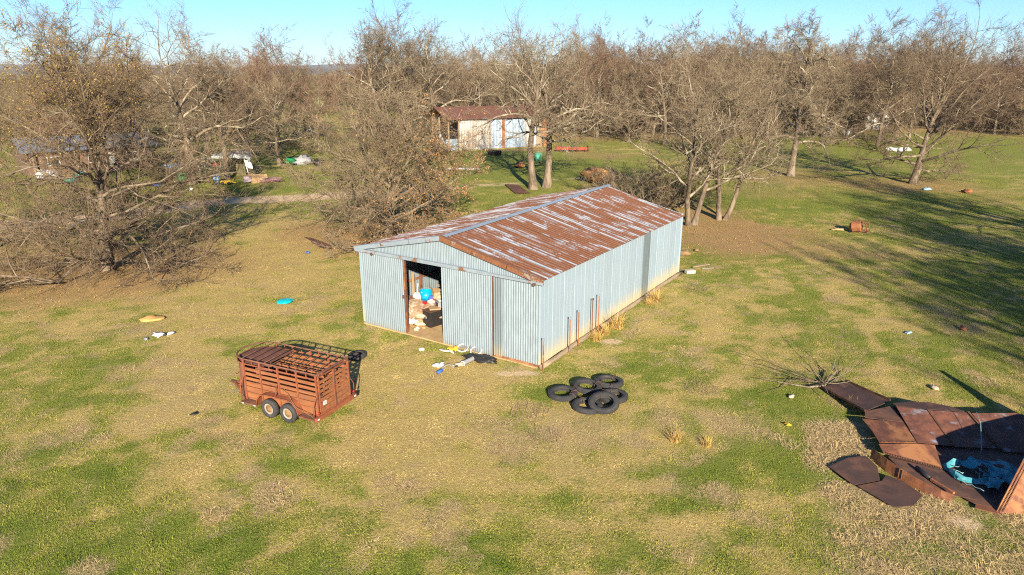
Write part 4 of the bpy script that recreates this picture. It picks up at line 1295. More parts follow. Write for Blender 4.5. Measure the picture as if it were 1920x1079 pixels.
# sides
posts = [NX - .02, 1.45, 2.22, 3.0, TL - .03]
for Y, s in ((0, -1), (TW, 1)):
    for x in posts:
        MB().bar((x, Y + s * .02, .30), (x, Y + s * .02, ZT), .05, .05).build('side_post', M_tr, tl)
    for x in (1.1, 1.85, 2.6, 3.4):
        MB().bar((x, Y + s * .005, ZT - .17), (x, Y + s * .005, ZT), .03, .02).build('rail_stub', M_tr, tl)
    for z, h in ((.55, .21), (.765, .20), (.965, .17)):
        MB().box(((NX + TL) / 2, Y, z), (TL - NX - .02, .022, h - .008)).build('side_board', M_trw, tl)
    for z in (1.15, 1.325, 1.50):
        MB().box(((NX + TL) / 2, Y, z), (TL - NX - .02, .022, .105)).build('side_slat', M_trw, tl)
    # tandem mudguard with steps
    pr = [(1.38, .40), (1.43, .62), (1.58, .79), (1.78, .85), (2.74, .85), (2.94, .79), (3.10, .62), (3.16, .40)]
    vs = []
    for x, z in pr: vs += [(x, Y, z), (x, Y + s * .27, z)]
    MB().add(vs, [(2 * i, 2 * i + 2, 2 * i + 3, 2 * i + 1) for i in range(len(pr) - 1)], 0, True).tube([(x, Y + s * .27, z) for x, z in pr], .018, 6).build('mudguard', M_tr, tl)
    MB().box(((NX + 1.36) / 2 - .03, Y + s * .14, .36), (1.36 - NX + .1, .27, .05)).build('step', M_trd, tl)
    MB().box(((TL + 3.16) / 2, Y + s * .14, .36), (TL - 3.18, .27, .05)).build('step', M_trd, tl)
    for x, zt_, nm in ((.72, 1.22, 'grab_bar'), (TL - .02, 1.05, 'grab_bar')):
        MB().tube([(x, Y + s * .26, .36), (x, Y + s * .25, zt_ - .25), (x, Y + s * .14, zt_ - .06), (x, Y + s * .03, zt_)], .018, 6).build(nm, M_tr, tl)
    MB().tube([(2.24, Y + s * .22, .84), (2.22, Y + s * .2, 1.08), (2.18, Y + s * .04, 1.2)], .016, 6).build('guard_brace', M_tr, tl)
    for x in (1.86, 2.66):
        w = MB()
        mt = Euler((R(90), 0, 0)).to_matrix()
        w.lathe([(.20, -.085), (.27, -.095), (.325, -.075), (.335, -.03), (.335, .03), (.325, .075), (.27, .095), (.20, .085)], 28, mat=mt, close=True)
        w = w.build('wheel', M_rub, tl, loc=(x, Y + s * .16, .335))
        MB().lathe([(.205, .08 * 1), (.2, .05), (.17, .03), (.12, .05), (.11, .05)], 24, mat=Euler((R(90 if s < 0 else -90), 0, 0)).to_matrix()).build('rim', M_rim, w)
        MB().lathe([(.135, .05), (.12, .065), (.07, .07), (.055, .10), (.0, .105)], 18, mat=Euler((R(90 if s < 0 else -90), 0, 0)).to_matrix()).build('hub', M_hub, w)
    MB().box((NX + .02, Y + s * .285, .36), (.07, .012, .035)).build('reflector', M_white, tl)
    MB().box((1.30, Y + s * .285, .36), (.07, .012, .035)).build('reflector', M_white, tl)
    MB().box((TL + .085, Y + s * .17, .37), (.012, .08, .05)).build('reflector', M_white, tl)
    MB().lathe([(0, 0), (.05, 0), (.045, .03), (0, .035)], 12, mat=Euler((0, R(90), 0)).to_matrix()).build('tail_light', M_red, tl, loc=(TL + .06, Y + s * .12, .56))
# yellow lamp wire draped over the near mudguard
MB().tube([(2.35, -.03, 1.08), (2.6, -.06, .98), (2.9, -.22, .84), (3.1, -.28, .70), (3.3, -.26, .60), (TL - .1, -.26, .50), (TL - .08, -.2, .38)], .009, 5).build('lamp_wire', M_hub, tl)
# rear gate in two halves
for y0, y1, hinge in ((.03, TW / 2 - .015, 1), (TW / 2 + .015, TW - .03, 0)):
    g = MB().bar((TL + .03, y0, .46), (TL + .03, y0, ZT - .06), .04, .04).bar((TL + .03, y1, .46), (TL + .03, y1, ZT - .06), .04, .04).bar((TL + .03, y0, ZT - .08), (TL + .03, y1, ZT - .08), .04, .04).bar((TL + .03, y0, .46), (TL + .03, y1, .46), .04, .05).build('rear_gate', M_tr, tl)
    for z, h in ((.575, .17), (.755, .17), (.93, .15)):
        MB().box((TL + .03, (y0 + y1) / 2, z), (.02, y1 - y0 - .04, h - .01)).build('gate_board', M_trw, g)
    for z in (1.09, 1.245, 1.40, 1.555):
        MB().box((TL + .03, (y0 + y1) / 2, z), (.02, y1 - y0 - .04, .10)).build('gate_slat', M_trw, g)
MB().box((TL + .058, TW / 2, 1.12), (.02, .03, 1.3)).build('gate_bar', M_drust, tl)
MB().box((TL + .06, .06, 1.12), (.05, .09, .05)).build('gate_latch', M_drust, tl)
pl = MB().box((TL + .058, .22, .80), (.008, .15, .13)).build('number_plate', M_white, tl)
MB().box((TL + .064, .20, .80), (.004, .035, .07)).box((TL + .064, .25, .80), (.004, .03, .07)).build('plate_mark', M_grey, pl)
# tow tongue with jack
MB().bar((.35, .25, .36), (-.62, TW / 2 - .04, .36), .07, .09).build('tongue_bar', M_tr, tl)
MB().bar((.35, TW - .25, .36), (-.62, TW / 2 + .04, .36), .07, .09).build('tongue_bar', M_tr, tl)
MB().box((-.72, TW / 2, .40), (.26, .1, .1)).build('coupler', M_drust, tl, bevel=.02)
j = MB().tube([(-.38, TW / 2, .02), (-.38, TW / 2, .85)], .035, 8).box((-.38, TW / 2, .03), (.16, .16, .02)).build('jack', M_tr, tl)
MB().tube([(-.38, TW / 2, .82), (-.38, TW / 2 - .16, .82), (-.38, TW / 2 - .16, .9)], .012, 5).build('crank', M_drust, j)
MB().tube([(-.6, TW / 2 - .08, .35), (-.4, TW / 2 - .2, .12), (-.1, .35, .28)], .012, 5).build('safety_chain', M_grey, tl)
# loose junk across the trailer floor
for (x, y, w, d_, h, mt) in ((1.0, .6, .6, .5, .35, M_drust), (2.6, .8, .7, .4, .2, M_grey)):
    pass

# ------------------------------------------------------------------ tyres
def tyre_mesh(name, r, w, hole):
    mb = MB()
    mb.lathe([(hole, -w * .36), (hole + .03, -w * .48), ((r + hole) / 2 + .02, -w * .56), (r - .05, -w * .50), (r - .012, -w * .38), (r, -w * .2), (r, w * .2), (r - .012, w * .38), (r - .05, w * .50), ((r + hole) / 2 + .02, w * .56), (hole + .03, w * .48), (hole, w * .36), (hole + .05, w * .3), (r - .04, w * .2), (r - .04, -w * .2), (hole + .05, -w * .3)], 40, close=True)
    # tread blocks
    for k in range(40):
        a = 2 * math.pi * k / 40
        for z in (-w * .26, 0, w * .26):
            b = a + (z / w) * .12
            mb.box((math.cos(b) * (r + .002), math.sin(b) * (r + .002), z), (.02, r * .10, w * .2), (0, 0, b))
    me_o = mb.build(name, M_rub)
    me = me_o.data
    bpy.data.objects.remove(me_o)
    return me


ty = tyre_mesh('tyre', .51, .165, .31)
for (x, y, z, tx, tyy, lb) in ((1.80, 21.95, .13, .03, -.02, 'leftmost big truck tyre of the chained group on the grass'),
                               (2.73, 22.45, .16, .06, .10, 'truck tyre in the middle at the back of the chained group'),
                               (3.58, 22.90, .14, -.03, .05, 'furthest truck tyre at the upper right of the chained group'),
                               (3.55, 21.72, .13, .0, -.04, 'truck tyre under the right edge of the topmost one'),
                               (2.58, 21.00, .13, .02, .02, 'truck tyre partly covered by the leaning one at the front'),
                               (3.12, 20.92, .29, .27, -.08, 'topmost truck tyre leaning at the front of the chained group')):
    obj('truck_tyre', ty, None, (x, y, z), (tx, tyy, 0), lb, 'tyre', 'chained truck tyres')
e = thing('rusty_chain', 'rusty chain and wire tying the truck tyres together', 'chain', (2.7, 21.7, 0))
def around(c, a, r0=.41, rr=.135, z=.13):
    cx, cy = c[0] - 2.7, c[1] - 21.7
    return [(cx + math.cos(a) * (r0 + rr * math.cos(t)), cy + math.sin(a) * (r0 + rr * math.cos(t)), z + rr * .86 * math.sin(t)) for t in np.linspace(0, 2 * math.pi, 16, endpoint=False)]
for c, aa, z in (((1.80, 21.95), (.0, 5.6), .13), ((2.73, 22.45), (3.4, .3, 5.0), .16), ((3.58, 22.90), (4.0, 1.0, 5.0), .14), ((3.55, 21.72), (1.6, 2.4), .13), ((2.58, 21.00), (2.0, 1.0), .13)):
    for a_ in aa:
        MB().tube(around(c, a_, z=z), .009, 5, close=True).build('chain_loop', M_drust, e)
for p, q in (((-.55, .2, .26), (-.3, .55, .3)), ((.35, .85, .3), (.55, .95, .29)), ((.85, .75, .28), (.82, .5, .28)), ((-.5, -.05, .25), (-.2, -.4, .27))):
    MB().tube([p, ((p[0] + q[0]) / 2 + .03, (p[1] + q[1]) / 2, p[2] - .02), q], .010, 5).build('chain_link_run', M_drust, e)
st = tyre_mesh('small_tyre', .35, .17, .20)
obj('car_tyre', st, None, (-6.25, 25.45, .09), (.02, -.03, 0), 'single car tyre lying behind the livestock trailer', 'tyre')

# ------------------------------------------------------------------ the collapsed steel tank
M_plate = mottled('tank_plate', (.18, .068, .034), (.10, .042, .027), 3.2, bmp=.5, stretch=(1, .45, 1), c3=(.27, .12, .05), s3=1.5, rough=.75, spec=.3)
M_plateb = mottled('scaled_tank_plate', (.165, .066, .04), (.085, .038, .028), 3.4, bmp=.5, c3=(.20, .20, .22), s3=2.6, rough=.7, spec=.3, lo3=.55, hi3=.72, stretch=(1, 1, 2))
M_plated = mottled('dark_tank_plate', (.085, .047, .036), (.06, .036, .03), 2.5, bmp=.25, c3=(.12, .06, .04), s3=1.4, rough=.8)
tank = thing('collapsed_tank', 'collapsed riveted steel tank of rusty plates at the right edge', 'tank', (12.6, 17.4, 0))


def T_(pts):
    return [(p[0] - 12.6, p[1] - 17.4, p[2]) for p in pts]


def rivets(mb, a, b, n, r=.014):
    a, b = Vector(a), Vector(b)
    for i in range(n):
        p = a.lerp(b, (i + .5) / n)
        mb.box((p.x, p.y, p.z), (r * 2, r * 2, r * 2), taper=.6)


def plate(name, pts, mt, th=.014, parent=tank, riv=()):
    o = MB().prism(T_(pts), th).build(name, mt, parent)
    for i, (a, b, n) in enumerate(riv):
        mb = MB(); A, B = T_([a, b]); rivets(mb, A, B, n); mb.build('rivet_row', M_drust, o)
    return o


up = lambda pts: pts[::-1]
plate('floor_plate', up([(12.58, 18.68, .05), (15.9, 18.3, .05), (15.6, 16.2, .05), (12.8, 15.38, .05), (12.3, 15.6, .05), (11.2, 17.9, .05)]), M_plated, -.012)
plate('wall_plate', up([(11.31, 19.75, .30), (12.45, 19.41, .36), (12.19, 18.20, .34), (11.08, 18.22, .33), (11.24, 18.95, .30)]), M_plate, riv=(((11.12, 18.25, .35), (12.15, 18.23, .36), 26),))
plate('wall_plate', up([(11.00, 18.12, .34), (12.10, 18.05, .39), (12.85, 18.34, .17), (12.36, 17.14, .12), (10.93, 17.68, .29)]), M_plate, riv=(((10.95, 17.72, .31), (12.34, 17.18, .14), 34), ((10.98, 17.66, .31), (12.36, 17.11, .14), 34)))
plate('wall_plate', up([(12.61, 20.42, .42), (12.46, 19.44, .36), (11.41, 19.77, .33), (11.62, 20.19, .33)]), M_plated)
plate('wall_plate', up([(12.57, 20.13, .55), (13.40, 19.81, .58), (13.40, 18.32, .15), (12.37, 18.44, .20)]), M_plateb)
plate('wall_plate', up([(13.43, 19.80, .58), (14.59, 19.68, .56), (14.73, 18.24, .12), (13.42, 18.30, .14)]), M_plateb)
plate('wall_plate', up([(14.70, 19.60, .58), (16.04, 19.54, .62), (16.9, 19.2, .55), (16.4, 17.9, .12), (14.76, 18.07, .10)]), M_plateb)
for p, q in (((13.42, 19.8, .61), (13.41, 18.31, .18)), ((14.62, 19.66, .61), (14.74, 18.15, .15))):
    a_, b_ = T_([p, q]); MB().bar(a_, b_, .07, .03).build('lap_joint', M_drust, tank)
plate('rim_plate', up([(12.63, 20.48, .48), (13.22, 20.55, .50), (13.84, 20.44, .54), (14.32, 20.11, .56), (14.60, 19.75, .56), (13.46, 19.89, .56), (12.65, 20.27, .50)]), M_plated)
plate('fallen_skirt', up([(12.5, 20.5, .0), (14.4, 20.3, .0), (14.5, 20.0, .5), (12.6, 20.4, .42)]), M_plated)
plate('wall_plate', up([(11.05, 17.62, .20), (12.31, 17.10, .11), (12.42, 15.68, .09), (11.80, 15.88, .11), (11.12, 16.85, .14)]), M_plated)
# bent standing rim strip in the foreground
rs = [(10.72, 17.95), (10.74, 17.6), (10.80, 17.25), (10.95, 16.8), (11.12, 16.45), (11.30, 16.12), (11.55, 15.86), (11.8, 15.72)]
hs = [.30, .36, .36, .34, .32, .30, .27, .22]
for i in range(0, 7):
    a, b = rs[i], rs[i + 1]
    nrm = (Vector(b) - Vector(a)).normalized(); px, py = nrm.y * .012, -nrm.x * .012
    vs = T_([(a[0], a[1], -.03), (b[0], b[1], -.03), (b[0], b[1], hs[i + 1]), (a[0], a[1], hs[i]), (a[0] - px, a[1] - py, -.03), (b[0] - px, b[1] - py, -.03), (b[0] - px, b[1] - py, hs[i + 1]), (a[0] - px, a[1] - py, hs[i])])
    MB().add(vs, [(0, 1, 2, 3), (7, 6, 5, 4), (3, 2, 6, 7), (0, 4, 5, 1)]).build('rim_strip', M_rust if i < 5 else M_plate, tank)
mb = MB()
for a_, b_ in (((10.93, 16.82, .05), (10.93, 16.82, .33)), ((10.97, 16.74, .05), (10.97, 16.74, .33))):
    A, B = T_([a_, b_]); rivets(mb, A, B, 9, .016)
mb.build('rivet_row', M_drust, tank)
# the upright end plate running out of the picture, and the leaning shard behind
ep = [(12.62, 15.22, -.03), (13.42, 15.70, 1.40), (14.3, 16.05, 1.50), (15.3, 16.45, 1.58), (16.4, 16.8, 1.66), (17.6, 17.1, 1.7), (17.8, 16.7, -.03), (15.0, 15.6, -.03), (13.4, 15.15, -.03)]
plate('end_plate', ep, M_plate, .015, riv=(((12.72, 15.22, .06), (13.48, 15.68, 1.36), 40), ((12.80, 15.21, .06), (13.56, 15.69, 1.36), 40)))
plate('base_flange', up([(12.36, 15.62, .03), (12.80, 15.42, .03), (12.70, 15.12, .03), (12.2, 15.4, .03)]), M_plate)
plate('leaning_plate', up([(16.25, 19.1, .0), (16.75, 19.7, .8), (17.05, 20.0, 1.65), (17.2, 20.0, 1.6), (17.2, 19.3, .0)]), M_plated, .02)
# loose plates lying in the grass
o = MB().prism([(p[0] - 12, p[1] - 21.6, p[2]) for p in up([(12.31, 23.00, .10), (12.84, 20.95, .34), (11.60, 20.17, .36), (11.20, 22.52, .10)])], -.02)
e = thing('steel_plate', 'long dark rusty plate with a raised edge next to the fallen branch', 'plate', (12, 21.6, 0))
o.build('sheet', M_plated, e)
MB().bar((.32, 1.40, .13), (.84, -.65, .38), .035, .07).bar((-.8, .92, .13), (-.4, -1.43, .39), .035, .07).build('edge_flange', M_drust, e)
MB().prism(up([(9.2, 17.34, .06), (9.95, 17.76, .09), (10.5, 17.84, .11), (10.58, 17.3, .09), (10.32, 16.62, .07), (9.48, 16.40, .06)]), .012).build('steel_plate', M_plated, None, label='dark rusty plate flat in dead grass left of the tank rim', cat='plate')
MB().prism(up([(9.55, 16.34, .08), (10.34, 16.56, .09), (10.6, 16.85, .09), (10.93, 16.55, .09), (11.1, 15.90, .08), (10.6, 15.45, .07), (10.05, 15.40, .06)]), .012).build('steel_plate', M_plated, None, label='nearest dark rusty plate flat in the dead grass', cat='plate')
# a black pipe and an orange bar across the plates
MB().tube([(11.52, 17.0, .26), (11.62, 16.5, .24)], .06, 8).build('black_pipe', M_blk, None, label='short black pipe lying on the tank plates', cat='pipe')
MB().bar((11.62, 16.45, .22), (11.82, 15.75, .26), .07, .06).build('steel_bar', M_orng, None, label='flaking orange steel bar next to the black pipe', cat='bar')
# torn blue tarpaulin with ropes
M_tarp = mottled('torn_blue_tarpaulin', (.05, .25, .29), (.03, .16, .20), 4, bmp=.8, bscale=10, c3=(.11, .28, .31), s3=3, rough=.7)
tp = thing('tarpaulin', 'crumpled torn blue tarpaulin lying in the shaded tank', 'tarpaulin', (13.3, 16.8, .06))
rg = np.random.default_rng(8)
nxp, nyp = 34, 22
vs = []
for j in range(nyp):
    for i in range(nxp):
        X = -.25 + 1.25 * i / (nxp - 1); Y = -.75 + 1.35 * j / (nyp - 1)
        X2 = X + .16 * math.sin(Y * 5 + 1) ; Y2 = Y + .14 * math.sin(X * 7)
        z = .04 + .30 * fbm(np.array([X * 4.0]), np.array([Y * 4.0]), 3, 4)[0] ** 1.5 + .10 * abs(math.sin(9 * X + 4 * Y)) * vnoise(np.array([X * 3]), np.array([Y * 3]), 9)[0]
        vs.append((X2, Y2, z))
fs = [(j * nxp + i, j * nxp + i + 1, (j + 1) * nxp + i + 1, (j + 1) * nxp + i) for j in range(nyp - 1) for i in range(nxp - 1)
      if vnoise(np.array([i * .3]), np.array([j * .4]), 33)[0] > .30 or 8 < i < 26 and 5 < j < 17]
MB().add(vs, fs, 0, False).build('cloth', M_tarp, tp)
arc = [(-.15, .62), (-.45, .66), (-.72, .52), (-.84, .28), (-.80, .0), (-.62, -.18), (-.35, -.28), (-.1, -.3)]
vs = []
for i, (X, Y) in enumerate(arc):
    nx_ = -.13 * math.cos(i * .5); vs += [(X + nx_ * .8, Y + .10, .02), (X, Y, .16 + .05 * math.sin(i * 2)), (X - nx_ * .8, Y - .10, .03)]
fs = []
for i in range(len(arc) - 1):
    fs += [(3 * i, 3 * i + 3, 3 * i + 4, 3 * i + 1), (3 * i + 1, 3 * i + 4, 3 * i + 5, 3 * i + 2)]
MB().add(vs, fs).build('torn_strip', M_tarp, tp)
M_rope = plain('pale_blue_rope', (.2, .33, .36), .8)
for k in range(7):
    a0 = rg.uniform(-1, 1); pts = []
    x, y, d = rg.uniform(-.6, .5), rg.uniform(-.6, .3), rg.uniform(0, 6.28)
    for i in range(14):
        pts.append((x, y, .05 + .10 * rg.uniform(0, 1))); d += rg.normal(.15, .5); x += .11 * math.cos(d); y += .11 * math.sin(d)
        x = min(max(x, -.8), .9); y = min(max(y, -1.0), .8)
    MB().tube(pts, .010, 4).build('rope', M_rope, tp)
MB().tube([(.55, .95, .25), (.75, 1.3, .4), (.95, 1.75, .75), (1.0, 2.1, .95)], .010, 4).build('rope', M_rope, tp)

# ------------------------------------------------------------------ things lying about the field
e = thing('fallen_branch', 'fallen bare grey branch lying beside the long rusty plate', 'branch', (11.0, 22.7, 0))
rg = np.random.default_rng(12)
MB().tube([(.35, -.1, .12), (.75, .35, .22), (1.15, .75, .30), (1.2, 1.3, .4)], [.05, .045, .03, .012], 6).build('limb', M_bark_pale, e)
MB().tube([(.35, -.1, .12), (-.3, -.3, .15), (-1.0, .1, .12), (-1.9, .35, .2)], [.045, .035, .022, .008], 6).build('limb', M_bark, e)
s = np.array([[.4, 0, .15]] * 16); d = norm(np.stack([rg.normal(-.4, .8, 16), rg.normal(.25, .6, 16), np.abs(rg.normal(.15, .2, 16))], 1))
P1, T1 = grow(s, d, rg.uniform(1.0, 2.6, 16), 6, .22, .0, rg, .04)
R1 = np.full((16, 1), .018) * np.linspace(1, .3, 7)[None]
s, d, t, rad, Lp = spawn(P1, T1, R1, np.full(16, 1.4), 7, .2, 1, .8, .2, rg)
P2, T2 = grow(s, d, rg.uniform(.3, .8, len(s)), 3, .2, 0, rg, .03)
Va, Fa = tubes(P1, R1, 4); Vb, Fb = tubes(P2, np.full((len(s), 1), .007) * np.linspace(1, .5, 4)[None], 3)
obj('twigs', fastmesh('twigs', np.concatenate([Va, Vb]), [Fa, Fb + len(Va)], [M_bark]), e)

e = thing('steel_hopper', 'overturned orange rust hopper with an open frame on the right field', 'hopper', (24.9, 48.0, 0), .5)
e.scale = (.78, .78, .78)
MB().lathe([(.28, -.62), (.52, -.40), (.56, .30), (.50, .38), (.46, .38), (.50, .28), (.47, -.38), (.24, -.58)], 9, mat=Euler((R(78), R(14), .4)).to_matrix(), smooth=False).build('drum', M_orng, e, loc=(-.15, .1, .55))
mb = MB(); c = [(.25, -.65, .10), (.95, -.45, .10), (.95, -.25, .85), (.25, -.45, .85)]
for i in range(4): mb.bar(c[i], c[(i + 1) % 4], .06, .06)
mb.bar((.25, -.65, .1), (.0, .1, .2), .05).bar((.95, -.45, .1), (.4, .4, .2), .05).bar((.95, -.25, .85), (.35, .2, .9), .05).build('frame', M_rust, e)
MB().tube([(-.1, .4, .95), (.05, .5, 1.2), (.25, .35, 1.15), (.2, .2, .95)], .03, 6).build('handle', M_rust, e)
MB().tube([(-.75, .1, .05), (-.7, .2, .35), (-.55, .25, .4)], .025, 6).build('lever', M_drust, e)
MB().lump((0, 0, .02), (.9, .6, .16), 4, .3).build('soil_heap', M_dirt, None, (23.8, 48.9, 0), label='small bare soil heap left of the overturned hopper', cat='soil')

MB().prism([(-.0, .0, .03), (.5, -.2, .03), (1.0, -.75, .04), (1.75, -1.55, .04), (2.55, -2.55, .03), (2.75, -3.55, .05), (2.2, -3.35, .06), (1.5, -2.3, .05), (1.0, -1.75, .05), (.75, -1.2, .06)], .02).build('steel_strip', M_drust, None, (-14.45, 46.4, 0), label='long torn dark steel strip on the grass left of the brown leaved oak', cat='strip')
MB().prism([(-.55, 3.0, .12), (.8, 2.8, .10), (1.9, -1.9, .05), (.55, -2.2, .05)], -.02).build('steel_plate', M_drust, None, (-.2, 66.2, 0), label='dark plate lying at the foot of the tall pale pair', cat='plate')
e = thing('root_stump', 'overturned rotten tree stump behind the shed ridge', 'stump', (9.1, 71.2, 0), .3)
MB().lump((0, 0, .75), (3.3, 2.4, 1.9), 91, .3, 2.2, 16).build('root_mass', mottled('rotten_wood', (.34, .17, .06), (.10, .065, .04), 1.4, bmp=.8, bscale=6), e)
for a in (.3, 1.6, 2.5, 4.0, 5.3): MB().tube([(math.cos(a), math.sin(a) * .8, .8), (math.cos(a) * 1.7, math.sin(a) * 1.3, 1.1 + .3 * math.sin(a * 3)), (math.cos(a) * 2.2, math.sin(a) * 1.6, .8)], [.2, .12, .04], 6).build('root', M_bark_dark, e)
MB().box((0, 0, .1), (.55, .3, .2)).build('concrete_block', plain('concrete', (.42, .39, .33), .9), None, sheetpt(SW + .55, 15.9, 0), (.02, .03, .3), label='pale concrete block at the back corner of the shed', cat='block', bevel=.015)
MB().bar((0, 0, .06), (1.1, .5, .08), .12, .05).build('board', M_timber, None, sheetpt(SW + .3, 17.1, 0), label='weathered board lying beyond the concrete block', cat='board')
MB().bar((0, 0, .06), (.7, .1, .08), .03, .03).build('metal_bar', M_grey, None, sheetpt(SW + .9, 17.0, .0), label='thin pale bar lying beyond the concrete block', cat='bar')
e = thing('plastic_sled', 'cyan plastic sled piece lying alone in the dry grass', 'plastic', (-11.4, 32.4, .02), .3)
M_cy2 = plain('turquoise_plastic', (.0, .42, .48), .4, .4, .05)
MB().lathe([(0, .07), (.22, .06), (.34, .03), (.37, 0), (.39, .0), (.35, .06), (.22, .09), (0, .10)], 18).build('shell', M_cy2, e)
MB().box((.28, .12, .06), (.3, .18, .02), (.2, .3, .4)).build('torn_flap', M_cy2, e)
scr = [((-15.4, 27.7, 0), .30, M_white, 'larger white scrap in the grass at the left'), ((-15.0, 28.0, 0), .2, M_white, 'white scrap just right of the larger white one'), ((-15.75, 27.35, 0), .16, M_grey, 'grey scrap in front of the larger white one'),
       ((17.5, 28.1, 0), .16, M_paleb, 'pale blue scrap on the right field'), ((20.2, 28.6, 0), .24, M_orng, 'orange scrap on the right field'), ((-13.0, 42.1, 0), .2, M_blue, 'small dark blue scrap left of the steel strip'),
       ((-10.7, 20.6, 0), .13, M_blk, 'small black scrap on the left lawn'), ((-4.4, 12.6, 0), .09, M_white, 'tiny white scrap at the bottom edge of the lawn'), ((9.0, 19.9, 0), .12, M_yel, 'yellow brown scrap near the fallen branch'),
       ((9.9, 21.9, 0), .16, M_cream, 'cream scrap in front of the fallen branch'), ((15.4, 22.6, 0), .2, M_cream, 'cream scrap beyond the tank'), ((-11.5, 53.5, 0), .5, M_white, 'white bag under the brown leaved oak'),
       ((-10.6, 56.5, 0), .42, M_red, 'red scrap glimpsed through the brown leaved oak'), ((43.4, 64.8, 0), .55, M_orng, 'orange curved scrap at the foot of the right hand oak'), ((40.5, 66.4, 0), .4, M_paleb, 'bluish scrap on the leaves below the right hand oak')]
for i, (p, s, mt, lb) in enumerate(scr):
    MB().lump((0, 0, s * .25), (s * 1.6, s, s * .6), 120 + i, .45, 2.4, 7).build('scrap', mt, None, p, (0, 0, i * 1.1), label=lb, cat='scrap')
for i, (x, y, s) in enumerate(((10.9, 41.6, .38), (11.9, 42.6, .2))):
    MB().lump((0, 0, s * .3), (s * 1.8, s * 1.3, s), 140 + i, .25, 1.8, 7).build('stone', plain('sandstone', (.25, .16, .08), .95), None, (x, y, 0), (0, 0, i), label='brown sandstone lump beside the back corner of the shed', cat='stone', group='sandstones by the shed corner')
MB().lump((0, 0, .03), (1.0, .75, .22), 3, .25).build('ant_mound', mottled('orange_sand', (.50, .28, .09), (.40, .22, .075), 4, bmp=.5), None, (-16.8, 29.9, 0), label='orange sandy ant mound in the grass at the left', cat='mound')
# golden grass clumps along the shed
M_gold = blademat('golden_stems', (.52, .34, .10), (.46, .30, .10), (.36, .23, .08))
gc = [blades('golden_clump', M_gold, 150, .22, .35, .75, .008, 50 + i, .7) for i in range(2)]
for i, (x, y, sc, lb) in enumerate(((.62, 3.75, .9, 'golden dry grass clump around the foot of the steel posts'), (.70, 5.6, 1.25, 'largest golden grass clump leaning from the shed wall'), (.6, 4.6, .85, 'golden grass clump behind the tallest steel post'), (.75, 10.2, 1.05, 'golden grass clump halfway along the shed wall'), (.7, 9.4, .7, 'small golden tuft halfway along the shed wall'))):
    p = sheetpt(SW + x, y, 0)
    e = obj('dry_grass_clump', gc[i % 2], None, p, (.0, 0, i * 1.3), lb, 'grass', 'golden grass clumps by the shed'); e.scale = (sc, sc, sc)
for i, (x, y, sc, lb) in enumerate(((11.75, 21.2, .6, 'golden tuft growing through the long rusty plate'), (5.1, 18.9, .7, 'pale dry stalks on the front lawn right of centre'), (6.0, 18.6, .55, 'smaller pale stalks beside the taller ones on the front lawn'))):
    e = obj('dry_grass_clump', gc[i % 2], None, (x, y, 0), (0, 0, i), lb, 'grass'); e.scale = (sc, sc, sc)
# dark dead weeds
M_weed = blademat('dead_weed_stems', (.22, .15, .10), (.27, .19, .12), (.16, .11, .08))
wd = blades('weed_patch', M_weed, 150, .6, .1, .4, .005, 61, .9)
for i, (x, y, sc, lb) in enumerate(((.6, 20.7, 1.1, 'dark dead weeds left of the chained tyres'), (1.0, 19.2, .9, 'dark dead weeds in front of the chained tyres'), (9.7, 34.6, 1.2, 'brown dead weeds near the back of the shed wall'),
                                    (6.9, 22.6, 1.0, 'grey dead weeds right of the chained tyres'), (4.9, 30.2, .8, 'grey brown weeds under the shed wall'))):
    e = obj('dead_weeds', wd, None, (x, y, 0), (0, 0, i * 2.0), lb, 'weeds', 'dead weeds'); e.scale = (sc, sc, sc)

# ------------------------------------------------------------------ the old barn behind the tall pair
barn = thing('old_barn', 'old tin barn with rusty roof behind the tall pale pair', 'barn', (-7.6, 101, 0), math.atan2(6.2, 12.3))
M_broof = sheet_metal('rusty_barn_roof', (.24, .165, .12), (.3, .25, .22), (.15, .058, .033), .62, (3, .25, 1), .8)
M_bw1 = sheet_metal('weathered_white_tin', (.40, .385, .35), (.30, .29, .265), (.2, .12, .07), .17, (6, 1, .4), .8)
M_bw2 = sheet_metal('blue_white_tin', (.29, .36, .44), (.23, .30, .37), (.2, .12, .07), .18, (6, 1, .4), .8)
BL, BH, BD = 14.6, 4.4, 9.0
cols = [M_bw1, M_bw1, M_bw1, M_bw1, M_bw1, M_bw2, M_bw2, M_rust, M_bw2, M_bw2, M_bw2, M_bw1, M_bw2, M_timber, M_rust]
for k in range(15):
    a, b = BL * k / 15, BL * (k + 1) / 15
    corr(a, b - (.5 if k == 7 else 0), .1, BH - .03 * (k % 3), -.01 * (k % 2), .24, .04).build('wall_sheet', cols[k], barn)
    if k == 7: corr(b - .5, b, .1, BH, 0, .24, .04).build('wall_sheet', M_bw2, barn)
MB().box((4.85, -.06, 2.2), (.22, .05, 4.3)).build('patch_board', M_timber, barn)
for k in range(16):
    a, b = -2.2 + (BL + 2.9) * k / 16, -2.2 + (BL + 2.9) * (k + 1) / 16
    sg = .10 * math.sin(k * 1.7)
    MB().prism([(a, -.5, BH + .02 + .01 * (k % 2)), (b + .03, -.5, BH + .02 + .01 * (k % 2)), (b + .03, BD / 2, BH + 1.6 + sg * .3), (a, BD / 2, BH + 1.6 + sg * .3)], .02).build('roof_sheet', M_broof, barn)
    MB().prism([(a, BD / 2, BH + 1.58 + sg * .3), (b + .03, BD / 2, BH + 1.58 + sg * .3), (b + .03, BD + .4, BH - .1), (a, BD + .4, BH - .1)], .02).build('roof_sheet', M_broof, barn)
MB().bar((-.1, 0, 0), (-.1, 0, BH), .18, .18).build('corner_post', M_timber, barn)
for x, y in ((-1.6, .3), (-1.9, 3.2), (-1.9, 6), (-.1, BD)): MB().bar((x, y, 0), (x, y, BH + .2), .2, .2).build('post', M_timber, barn)
